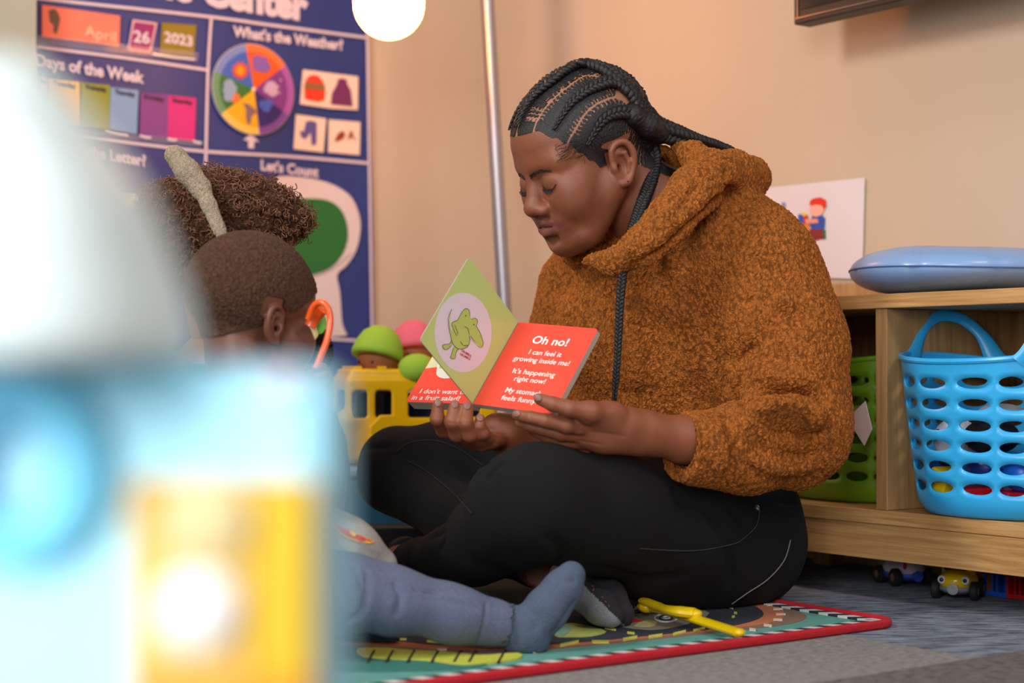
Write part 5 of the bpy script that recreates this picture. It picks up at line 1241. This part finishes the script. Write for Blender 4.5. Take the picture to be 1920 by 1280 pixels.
# ================================================================== BOOK
def book():
    S0=W(886,757,2.245);S1=W(972,604,2.305); hv=S1-S0; hl=np.linalg.norm(hv); hu=hv/hl
    def page_dir(px,py,dd): 
        o=W(px,py,2.305+dd)-S1; o-=hu*np.dot(o,hu); return o/np.linalg.norm(o)
    e_r=page_dir(1120,618,-.09); e_g=page_dir(877,482,-.09); o_=W(745,757,2.245+.11)-S0; o_-=hu*np.dot(o_,hu); e_l=o_/np.linalg.norm(o_)
    wd=.139
    t=thing('board_book','open square board book with red and green pages held in the woman\'s hands','book',S0)
    red=mat('page_red',(250,74,54),.35,coat=.15); grn=mat('page_green',(190,212,126),.35,coat=.15); edge=mat('page_edge',(170,158,150),.8); cream=mat('page_cream',(214,212,176),.4)
    def nrm(e):
        n=np.cross(e,hu); n/=np.linalg.norm(n); 
        return n if n[1]<0 else -n
    def rect(a0,a1,b0,b1,r=.006,both=False):
        P=[]
        for cx,cy,s in((a1-r,b0+r,-90),(a1-r,b1-r,0)):
            for w in np.radians(np.linspace(s,s+90,6)): P.append((cx+r*math.cos(w),cy+r*math.sin(w)))
        return [(a0,b0)]+P+[(a0,b1)]
    def leaf(name,e,th_,n_,front,off=0.,lab=None):
        N=nrm(e); o0=S0-N*off; P=[o0+e*a+hu*b for a,b in rect(.001,wd,0,hl)]
        mb=MB(); k=len(P)
        mb.prism(P,-N*th_,1); mb.prism([p+N*.00015 for p in P],N*.0001,0); return mb.obj(name,[front,edge],t,smooth=False,label=lab),N
    r_,Nr=leaf('page',e_r,.0022,1,red,0,'red right hand page')
    for k in range(3): leaf('page',e_r,.0016,1,cream,.0026+.0020*k,'closed page of the right hand stack')
    g_,Ng=leaf('page',e_g,.0018,1,grn,0,'green page standing half turned')
    l_,Nl=leaf('page',e_l,.0022,1,red,.0,'red left hand page')
    for k in range(5): leaf('page',e_l,.0022,1,cream,.0028+.0027*k,'closed page of the left hand stack')
    wm=mat('print_white',(246,238,232),.4)
    def wr(s_,par,e,N,cx,y,h_,wid,col=wm,sh=.0,bold=.008,l=.0005):
        A=S0+e*(cx-wid/2)+hu*y+N*l; B=S0+e*(cx+wid/2)+hu*y+N*l
        V,Fs=text_mesh(s_,A,B,hu,h_,ext=.0002,bold=bold,shear=0); obj('lettering',V,Fs,col,par,smooth=False)
    w=wd
    wr('Oh no!',r_,e_r,Nr,w*.52,hl*.765,.0125,w*.44,bold=.02)
    wr('I can feel it',r_,e_r,Nr,w*.54,hl*.635,.0078,w*.40)
    wr('growing inside me!',r_,e_r,Nr,w*.54,hl*.545,.0078,w*.69)
    wr("It's happening",r_,e_r,Nr,w*.53,hl*.40,.0078,w*.52)
    wr('right now!',r_,e_r,Nr,w*.53,hl*.315,.0078,w*.38)
    wr('My stomach',r_,e_r,Nr,w*.53,hl*.175,.0078,w*.44)
    wr('feels funny.',r_,e_r,Nr,w*.53,hl*.085,.0078,w*.44)
    # left page: cream upper part, cup, words (e_l runs away from the spine, so lettering runs the other way)
    def wl(s_,x0,x1,y,h_):
        A=S0+e_l*x0+hu*y+Nl*.0005; B=S0+e_l*x1+hu*y+Nl*.0005; V,Fs=text_mesh(s_,A,B,hu,h_,ext=.0002,bold=.008); obj('lettering',V,Fs,wm,l_,smooth=False)
    wl("I don't want to be",w*.86,w*.02,hl*.11,.0078); wl('in a fruit salad!',w*.93,w*.22,hl*.03,.0078)
    def on(e,N,L,h_=.0004): return [S0+e*a*w+hu*b*hl+N*h_ for a,b in L]
    def patch(par,e,N,L,rgb,h_=.0004,nm='printed_shape',lab=None,sm=0):
        if sm: L=[tuple(p[:2]) for p in smoothcurve([(a,b,0) for a,b in L],sm,True)]
        mb=MB(); mb.prism(on(e,N,L,h_),N*.0001); mb.obj(nm,mat('ink_%d_%d_%d'%rgb,rgb,.45),par,smooth=False,label=lab)
    patch(l_,e_l,Nl,[(.0,.60),(.35,.5),(.99,.42),(.99,.96),(.0,.99)],(222,216,170),lab='cream upper part of the left page')
    patch(l_,e_l,Nl,[(.30,.38),(.55,.30),(.72,.32),(.80,.40),(.82,.58),(.30,.60)],(236,232,214),.0006,lab='white printed bowl',sm=4)
    patch(l_,e_l,Nl,[(.36,.44),(.78,.42),(.80,.49),(.34,.50)],(180,200,110),.0008,lab='green stripe on the bowl')
    # green page: pale oval and the drawn crocodile, traced in page coordinates
    M=np.array([[1120,618]]);
    def gp(L,k=3.555):
        """points of the drawing -> page coordinates (fractions)"""
        out=[]
        for x,y in L:
            d=ray(730+x/k,460+y/k); n=Ng; tt=np.dot(S0-CAMP,n)/np.dot(d,n); q=CAMP+d*tt-S0; out.append((np.dot(q,e_g)/w,np.dot(q,hu)/hl))
        return out
    oval=gp([(490+190*math.cos(a),580+265*math.sin(a)) for a in np.linspace(0,2*math.pi,48,endpoint=False)])
    patch(g_,e_g,Ng,oval,(224,214,222),.0004,'printed_oval','pale lilac oval')
    croc=(178,204,104); ink=(70,88,40)
    def fill(L,rgb=croc,h_=.0006,lab='green drawn crocodile',sm=4,nm='printed_crocodile'): patch(g_,e_g,Ng,gp(L),rgb,h_,nm,lab,sm)
    fill([(470,500),(500,480),(540,540),(538,600),(530,650),(505,685),(470,690),(435,670),(410,630),(405,590),(420,550),(412,525),(430,505)])
    fill([(452,498),(470,460),(490,430),(510,420),(530,435),(532,460),(548,490),(572,484),(584,505),(576,530),(600,580),(622,650),(610,678),(592,672),(560,640),(530,590),(520,550),(496,540),(470,520)],h_=.0007)
    fill([(412,425),(400,470),(396,540),(408,600),(420,600),(405,540),(404,480)],h_=.0005,lab='crocodile tail')
    fill([(420,620),(395,655),(352,662),(356,690),(385,692),(405,668),(440,640)],h_=.0005,lab='crocodile leg'); fill([(430,670),(412,720),(405,750),(430,752),(436,720),(460,685)],h_=.0005,lab='crocodile leg')
    def ln(L,r_=.00035,rgb=ink,h_=.0011):
        P=smoothcurve(on(e_g,Ng,gp(L),h_),5); q=MB(); q.tube(P,r_,5); q.obj('drawn_line',mat('ink_%d_%d_%d'%rgb,rgb,.5),g_,label='dark green drawn line')
    ln([(452,498),(470,460),(490,430),(510,420),(530,435),(532,470)]); ln([(545,492),(570,484),(584,505),(574,540)]); ln([(574,535),(600,580),(622,650),(606,680),(580,660),(550,620),(528,588),(520,555),(498,540)])
    ln([(452,498),(420,510),(412,530),(425,560),(440,590),(450,600)]); ln([(432,530),(445,560),(455,590)]); ln([(412,425),(390,480),(392,540),(404,600)]); ln([(404,590),(412,640),(440,680),(475,690),(515,675),(532,640),(530,600)])
    ln([(415,630),(395,655),(352,662),(362,690),(385,690),(410,665)]); ln([(425,680),(412,720),(404,748),(432,752),(440,715),(456,688)]); ln([(470,640),(490,665),(520,665)]); ln([(530,592),(545,625),(575,655),(604,680)],.0006,(226,222,200))
    for x,y in((505,468),(559,527)):
        c=on(e_g,Ng,gp([(x,y)]),.0012)[0]; q=MB(); q.lathe(c,[(.0001,0),(.0011,0),(.0008,.0003),(.0001,.0003)],12,ax=Ng); q.obj('drawn_eye',mat('ink_black',(20,18,18),.3),g_)
    for s_,xa,ya,xb,yb in(('GRUMBLE',476,704,540,745),('GRUMBLE',466,728,534,765)):
        A,B=[on(e_g,Ng,gp([q_]),.0008)[0] for q_ in((xa,ya),(xb,yb))]; V,Fs=text_mesh(s_,A,B,np.cross(-Ng,B-A) if False else np.cross(Ng,B-A),.0032,ext=.0002,bold=.01)
        obj('lettering',V,Fs,mat('ink_200_60_60',(200,60,60),.5),g_,smooth=False)
    sp=MB(); sp.tube([S0-(Nr+Nl)*.002,S1-(Nr+Nl)*.002],.0022,8); sp.obj('spine',edge,t)
book()
# ================================================================== CHILDREN
def P3(L): return [W(a,b,d) for a,b,d in L]
def R3(L,rs): return [r*d/F for (_,_,d),r in zip(L,rs)]
def short_hair_mat():
    return fleece('cropped_hair',(92,64,50),.0016,330,.5,.1)
def boy_front():
    yaw=math.radians(40); Rh=frame((math.cos(yaw)*.97,math.sin(yaw),-.16),(-math.sin(yaw),math.cos(yaw),0))
    s=.80; O=W(515,600,2.08)-Rh@np.array([-.6,-7.4,0])*.01*s
    skin=mat('child_skin',(108,66,48),.45,vcol=True,noise=.06,nscale=70,bump=.1,bscale=900,sss=.12)
    H=head(.17,child=True); wl=lambda p:(np.asarray(p)-O)@Rh*100./s
    nb=wl(W(455,735,2.10)); H.chain([(-3,0,-2),nb],[4.4,4.9],2.)
    hs=place(H.mesh(),Rh,O,s); lv=(hs.V-O)@Rh*100./s
    x_,y_,z_=lv[:,0],np.abs(lv[:,1]),lv[:,2]
    hair=((x_>0)&(z_>1.8+np.clip(x_-2.2,0,9)*.75+.35*np.sin(x_*3)*.3)&(z_>1.8))|((x_<=.4)&(z_>.3+np.clip(-x_,0,9)*-.55)&~((y_>7.1)&(z_<3.4)&(x_>-3.4)))
    C=np.tile(np.array(lin((108,66,48))),(len(hs.V),1)); C[hair]=np.array(lin((60,40,32)))
    # body: torso, arms, legs (coarse, clothed)
    T=Field([-.45,1.75,0],[-.02,2.35,.36],.007)
    T.chain(P3([(455,735,2.10),(450,800,2.10),(460,960,2.10),(470,1100,2.08)]),[.035,.055,.06,.06],.03)
    T.chain(P3([(520,805,2.06),(560,850,2.035),(598,875,2.02),(600,765,2.06)]),[.026,.024,.022,.017],.01)
    T.chain(P3([(390,800,2.13),(480,880,2.2),(585,740,2.15)]),[.034,.028,.02],.02)
    T.chain(P3([(500,1120,2.04),(640,1112,2.0),(745,1130,2.02),(850,1152,2.035),(930,1166,2.045)]),[.03,.024,.018,.016,.014],.012)
    ts=T.mesh()
    # hand holding the orange hoop
    B=Field(W(540,780,2.1)-np.array([0,.08,0]),W(640,640,2.1)+np.array([0,.08,0]),.0018)
    B.chain(P3([(598,770,2.06),(602,735,2.06),(602,712,2.07)]),R3([(0,0,2.06)]*3,[20,20,19]),.01)
    for L,rs in(([(606,715,2.06),(614,700,2.05),(606,688,2.045),(594,690,2.045)],[9,8,7.5,6.5]),([(608,722,2.055),(618,712,2.04),(610,702,2.035),(596,704,2.035)],[9,8,7.5,6.5]),([(608,732,2.055),(618,725,2.04),(610,716,2.035),(597,718,2.035)],[9,8,7.5,6.5]),([(606,742,2.055),(615,738,2.045),(608,730,2.04),(598,731,2.04)],[8,7,6.5,6]),([(592,716,2.075),(585,702,2.07),(590,688,2.06)],[9,8,6.5])):
        B.chain(P3(L),R3(L,rs),.003)
    bs=B.mesh()
    whole=joinS(hs,ts,bs); C2=np.tile(np.array(lin((112,70,52))),(len(ts.V)+len(bs.V),1))
    body=whole.obj('person',skin); vcol(body,np.vstack([C,C2])); tag(body,'toddler with cropped dark hair in grey blue sweatpants, seen from behind near the blue toy','person')
    WLOC[body]=np.array(body.location)
    Q=hs.Q[hair[hs.Q].sum(1)>=3]; used=np.unique(Q); mp=np.full(len(hs.V),-1); mp[used]=np.arange(len(used))
    obj('cropped_hair',hs.V[used]+hs.N[used]*.0022,mp[Q],short_hair_mat(),body)
    # long sleeved top under a grey tee
    G=Field([-.48,1.70,.02],[-.02,2.40,.36],.004)
    G.chain(P3([(450,800,2.10),(455,950,2.10),(465,1080,2.08)]),[.080,.096,.098],.04)
    G.chain(P3([(520,805,2.06),(560,850,2.035),(598,880,2.02)]),[.042,.038,.034],.02); G.chain(P3([(598,880,2.02),(604,830,2.04),(602,790,2.055)]),[.033,.028,.023],.012)
    G.chain(P3([(390,800,2.13),(480,880,2.2),(565,775,2.165)]),[.044,.040,.028],.02)
    G.chain([W(455,745,2.10),W(455,700,2.10)],[.046,.05],.004,sub=True)
    g_=G.mesh(); g_.noise(.0012,80,2); g_.obj('sweater',mat('sweater_slate',(52,62,80),.9,noise=.1,nscale=300,bump=.6,bscale=500),body,label='dark slate sweater')
    G=Field([-.42,1.80,.02],[-.08,2.35,.25],.0035)
    G.chain(P3([(470,1000,2.07),(560,1010,2.04),(650,1030,2.03),(712,1062,2.045)]),R3([(0,0,2.06)]*4,[120,74,52,30]),.03)
    G.chain(P3([(600,1040,2.05),(690,1075,2.06)]),R3([(0,0,2.06)]*2,[50,32]),.03)
    g_=G.mesh()
    for pts in([(610,1010),(650,1040),(690,1070)],[(640,990),(690,1030),(730,1060)],[(600,985),(640,1010),(700,1050)]): g_.stroke(pts,.005,.004)
    g_.noise(.0012,90,4); te=g_.obj('tee_shirt',mat('tee_grey',(158,152,146),.9,noise=.12,nscale=200,bump=.5,bscale=500),body,label='pale grey tee shirt hem')
    def decal(L,rgb,off,lab):
        P=[];Nn=[]
        for x,y in L: p,n=g_.hit(x,y); P.append(p);Nn.append(n)
        n=np.mean(Nn,0);n/=np.linalg.norm(n); q=MB(); q.prism([p+nn*off for p,nn in zip(P,Nn)],n*.0006); q.obj('shirt_print',mat('print_%d_%d_%d'%rgb,rgb,.6),te,smooth=False,label=lab)
    z=lambda L:[(600+x/3,960+y/3) for x,y in L]
    decal(z([(92,78),(150,98),(220,125),(306,168),(280,176),(220,168),(160,150),(118,122)]),(222,168,40),.0012,'yellow outline of the shirt print')
    decal(z([(100,84),(150,102),(215,128),(290,165),(230,160),(165,142),(124,116)]),(200,30,36),.0022,'red shirt print')
    decal(z([(165,112),(185,110),(208,124),(200,138),(175,132)]),(226,170,50),.0032,'yellow spot on the shirt print')
    # sweatpants
    J=Field([-.34,1.72,0],[.06,2.22,.20],.003)
    def j(L,rs,k=.02): J.chain(P3(L),R3(L,rs),k)
    j([(500,1120,2.03),(600,1110,1.99),(665,1112,1.985)],[76,72,66],.03)
    j([(665,1112,1.985),(745,1128,2.0),(850,1152,2.02),(922,1166,2.035)],[64,58,50,46],.02)
    j([(918,1165,2.035),(948,1171,2.04)],[43,42],.004)
    j([(470,1150,2.10),(560,1180,2.16),(640,1190,2.14)],[66,50,34],.03)
    J.chain(P3([(945,1170,2.04),(975,1176,2.04)]),R3([(0,0,2.04)]*2,[38,38]),.002,True)
    p_=J.mesh(); p_.V[p_.V[:,2]<.010,2]=.010; p_.update()
    for pts,w_,d_ in(([(684,1060),(690,1100),(676,1150),(640,1170)],.004,.005),([(735,1085),(750,1120),(738,1160)],.004,.004),([(790,1120),(850,1128),(905,1142)],.004,.003),([(655,1050),(672,1075),(682,1110)],.003,.003),([(912,1122),(908,1165),(895,1212)],.0022,.0035),([(770,1100),(800,1112),(830,1112)],.004,.003)): p_.stroke(pts,w_,d_)
    p_.noise(.0012,80,6)
    SP=mat('sweatpants_blue',(94,102,128),.92,noise=.16,nscale=260,bump=.8,bscale=500)
    jo=p_.obj('sweatpants',SP,body,label='grey blue sweatpants')
    K=Field(W(935,1260,2.0)-np.array([0,.12,.0]),W(1115,1030,2.1)+np.array([0,.1,.0]),.0022)
    K.chain(P3([(945,1168,2.04),(985,1180,2.045)]),R3([(0,0,2.04)]*2,[37,40]),.01)
    K.chain(P3([(988,1190,2.045),(1025,1142,2.05),(1055,1105,2.055)]),R3([(0,0,2.04)]*3,[38,40,36]),.012)
    K.chain(P3([(1055,1105,2.055),(1072,1078,2.06)]),R3([(0,0,2.04)]*2,[35,25]),.01)
    K.chain(P3([(975,1200,2.045),(1000,1205,2.045)]),R3([(0,0,2.04)]*2,[30,28]),.01)
    k_=K.mesh(); k_.V[k_.V[:,2]<.007,2]=.007; k_.update()
    for pts in([(958,1150),(972,1185),(965,1220)],[(985,1140),(1005,1160),(1000,1190)],[(1040,1085),(1062,1092),(1085,1085)]): k_.stroke(pts,.005,.0020)
    k_.stroke([(1085,1120),(1060,1160),(1030,1200)],.006,.003); k_.noise(.0007,120,8)
    k_.obj('sock',mat('sock_blue_grey',(80,92,114),.95,noise=.15,nscale=400,bump=1,bscale=450),body,label='blue grey sock, sole turned to the right')
    K=Field(W(560,1260,2.15)-np.array([0,.1,.0]),W(780,1140,2.15)+np.array([0,.1,.0]),.003)
    K.chain(P3([(640,1190,2.14),(690,1188,2.12),(730,1196,2.10)]),R3([(0,0,2.1)]*3,[34,30,20]),.01); k_=K.mesh(); k_.V[k_.V[:,2]<.010,2]=.010; k_.update(); k_.obj('sock',mat('sock_navy',(38,44,58),.95,bump=.8,bscale=500),body,label='dark navy sock tucked under the leg')
    return body
boy_front()
def boy_back():
    yaw=math.radians(24); Rh=frame((math.cos(yaw),math.sin(yaw),-.12),(-math.sin(yaw),math.cos(yaw),0))
    s=.88; D=2.34; O=W(424,500,D)+np.array([0,.02,0])
    skin=mat('child_skin_warm',(140,88,62),.45,vcol=False,noise=.06,nscale=70,sss=.12)
    H=head(.2,child=True); wl=lambda p:(np.asarray(p)-O)@Rh*100./s
    nb=wl(W(425,640,2.36)); H.chain([(-3,0,-2),nb],[4.2,4.8],2.)
    hs=place(H.mesh(),Rh,O,s); lv=(hs.V-O)@Rh*100./s
    T=Field([-.62,2.05,0],[-.15,2.62,.42],.008)
    T.chain(P3([(425,640,2.36),(415,720,2.36),(420,880,2.36),(440,1020,2.36)]),[.035,.07,.08,.09],.04)
    T.chain(P3([(430,1040,2.34),(560,960,2.28),(590,900,2.26),(600,1010,2.30),(560,1080,2.32)]),[.06,.05,.04,.035,.03],.02)
    T.chain(P3([(480,750,2.32),(560,800,2.26),(600,740,2.3)]),[.03,.026,.02],.02)
    ts=T.mesh(); whole=joinS(hs,ts); body=whole.obj('person',skin); tag(body,'child with brown curly hair and a fuzzy eared headband, sitting behind the toddler','person'); WLOC[body]=np.array(body.location)
    G=Field([-.66,2.0,.02],[-.12,2.66,.36],.006)
    G.chain(P3([(415,730,2.36),(418,880,2.36),(440,1000,2.36)]),[.088,.098,.10],.04)
    G.chain(P3([(480,750,2.32),(550,800,2.27)]),[.042,.036],.02); G.chain([W(425,680,2.36),W(425,600,2.36)],[.05,.06],.004,sub=True)
    G.mesh().obj('jumper',mat('jumper_teal',(58,96,110),.9,bump=.5,bscale=400),body)
    G=Field([-.62,2.0,.0],[-.12,2.66,.26],.005)
    G.chain(P3([(430,1040,2.34),(545,960,2.28),(590,890,2.27)]),[.075,.055,.043],.03); G.chain(P3([(590,890,2.27),(600,1000,2.30),(560,1085,2.32)]),[.043,.040,.034],.02); G.chain(P3([(430,1040,2.36),(560,1040,2.45),(560,1090,2.36)]),[.07,.05,.04],.03)
    g_=G.mesh(); g_.V[g_.V[:,2]<.012,2]=.012; g_.update(); g_.obj('trousers',mat('jeans_slate',(56,72,92),.9,noise=.12,nscale=300,bump=.6,bscale=500),body,label='slate blue trousers')
    # curly hair: a rounded mass plus many coiled locks
    x_=lv
    C=Field(O-np.array([.20,.16,.16]),O+np.array([.20,.16,.22]),.003)
    hw=LW(Rh,O,s)
    for c,r in(((-1.5,0,6.0),(11.8,9.8,9.3)),((3.6,0,9.6),(7.2,7.2,4.6)),((-7.5,0,2.0),(5.5,7.0,6.5)),((8.3,-1.5,8.7),(3.4,5.4,2.6)),((-10.5,0,6.0),(5.0,6.5,5.5))):
        C.ell(hw(c),np.array(r)*.01*s,.012,Rh)
    C.ell(hw((9.5,0,-1.2)),np.array((7.6,9.6,7.6))*.01*s,.006,Rh,True); C.ell(hw((-.5,-8.5,-1.5)),np.array((3.0,3.5,4.2))*.01*s,.004,Rh,True)
    C.ell(hw((.5,0,-9)),np.array((12,12,6.5))*.01*s,.006,Rh,True)
    c_=C.mesh(); c_.noise(.003,230,11)
    HM=mat('curly_brown_hair',(122,78,54),.6,noise=.3,nscale=200,bump=1,bscale=420)
    ho=c_.obj('curly_hair',fleece('curly_hair_base',(92,58,40),.006,190,.4,.15),body)
    mb=MB(); idx=rng.choice(len(c_.V),1500,replace=False)
    for i in idx:
        p=c_.V[i];n=c_.N[i]
        if n[1]>.55: continue
        a=np.cross(n,rng.normal(size=3)); a/=np.linalg.norm(a); ax=a*.8+n*rng.uniform(.0,.9); ax/=np.linalg.norm(ax); b=np.cross(ax,n); b/=np.linalg.norm(b)+1e-9; c=np.cross(ax,b)
        r=rng.uniform(.0022,.0045); L=rng.uniform(.008,.018); turns=rng.uniform(1.2,2.6); k=int(turns*9); P=[]
        for q in range(k):
            t=q/(k-1); w=2*math.pi*turns*t; P.append(p+n*.001+ax*L*t+(b*math.cos(w)+c*math.sin(w))*r)
        mb.tube(P,.00055 if rng.rand()<.6 else .0009,4,cap=False)
    tag(mb.obj('coiled_lock',HM,ho,sharp=None),kind='stuff')
    # fuzzy ears on a headband
    hbm=fleece('headband_plush',(176,156,134),.0015,380,.6,.2)
    t=thing('eared_headband','beige fuzzy headband with two upright ears worn in the curly hair','headband',W(400,400,2.2))
    e1=Field(W(290,450,2.2)-np.array([0,.06,0]),W(450,255,2.2)+np.array([0,.06,0]),.002)
    e1.chain(P3([(328,291,2.24),(352,322,2.235),(376,352,2.23)]),R3([(0,0,2.2)]*3,[19.5,22,20]),.008); e1.chain(P3([(376,352,2.23),(392,385,2.22),(412,432,2.21)]),R3([(0,0,2.2)]*3,[17,14,13]),.006)
    e_=e1.mesh(); e_.stroke([(345,300),(368,340),(390,372)],.003,.003); e_.obj('ear',hbm,t)
    e1=Field(W(370,420,2.34)-np.array([0,.05,0]),W(450,300,2.34)+np.array([0,.05,0]),.002); e1.chain(P3([(404,334,2.34),(412,356,2.34),(420,390,2.34)]),R3([(0,0,2.3)]*3,[20,23,18]),.01); e1.mesh().obj('ear',hbm,t)
    q=MB(); q.tube(smoothcurve(P3([(412,420,2.21),(425,500,2.20),(440,560,2.22)]),5),.007,10); q.obj('band',hbm,t)
    return body
boy_back()
# the orange hoop toy the toddler holds
ot=thing('orange_hoop_toy','orange plastic hoop toy held up at the toddler\'s face','toy',W(596,700,2.05))
OM=mat('hoop_orange',(236,88,22),.35,coat=.3)
q=MB(); q.tube(smoothcurve(P3([(578,598,2.09),(588,574,2.085),(602,567,2.08),(615,578,2.075),(619,602,2.07),(614,634,2.06),(603,664,2.05),(592,690,2.045)]),8),.0042,12); q.obj('hoop',OM,ot)
q=MB(); q.tube(smoothcurve(P3([(580,612,2.11),(590,596,2.11),(604,580,2.10)]),6),.0075,12,flat=(np.array([0,1.,0]),.5)); q.obj('orange_blade',OM,ot)
q=MB(); q.ell(W(600,606,2.13),(.008,.004,.014)); q.obj('green_leaf',mat('leaf_lime',(120,190,70),.5),ot,label='lime green leaf piece'); q=MB(); q.ell(W(585,620,2.13),(.009,.005,.013)); q.obj('cream_piece',mat('cream_piece',(226,206,150),.5),ot,label='cream coloured piece')
q=Field(W(560,700,2.3)-np.array([0,.06,0]),W(640,610,2.3)+np.array([0,.06,0]),.003); q.ell(W(594,658,2.25),(.020,.02,.032),.01); s_=q.mesh(); s_.noise(.002,300,3); tag(s_.obj('plush_animal',fleece('dark_plush',(64,42,32),.005,260,.5,.1)),'dark brown furry plush behind the orange hoop','plush toy')
# white paper near the curly-haired child
q=MB(); q.prism([wallB(255,478,.05),wallB(305,520,.05),wallB(255,515,.05)],-V_*.001); 

GROUPS={'plastic_basket':'plastic baskets in the shelf cubbies','soft_doll':'soft dolls on the yellow toy bus','toy_car':'toy cars under the shelf','toy_crate':'small toy crates under the shelf','toy_brick':'plastic toy bricks in the blue basket'}
for o in list(bpy.data.objects):
    k=o.name.split('.')[0]
    if o.parent is None and k in GROUPS: o['group']=GROUPS[k]
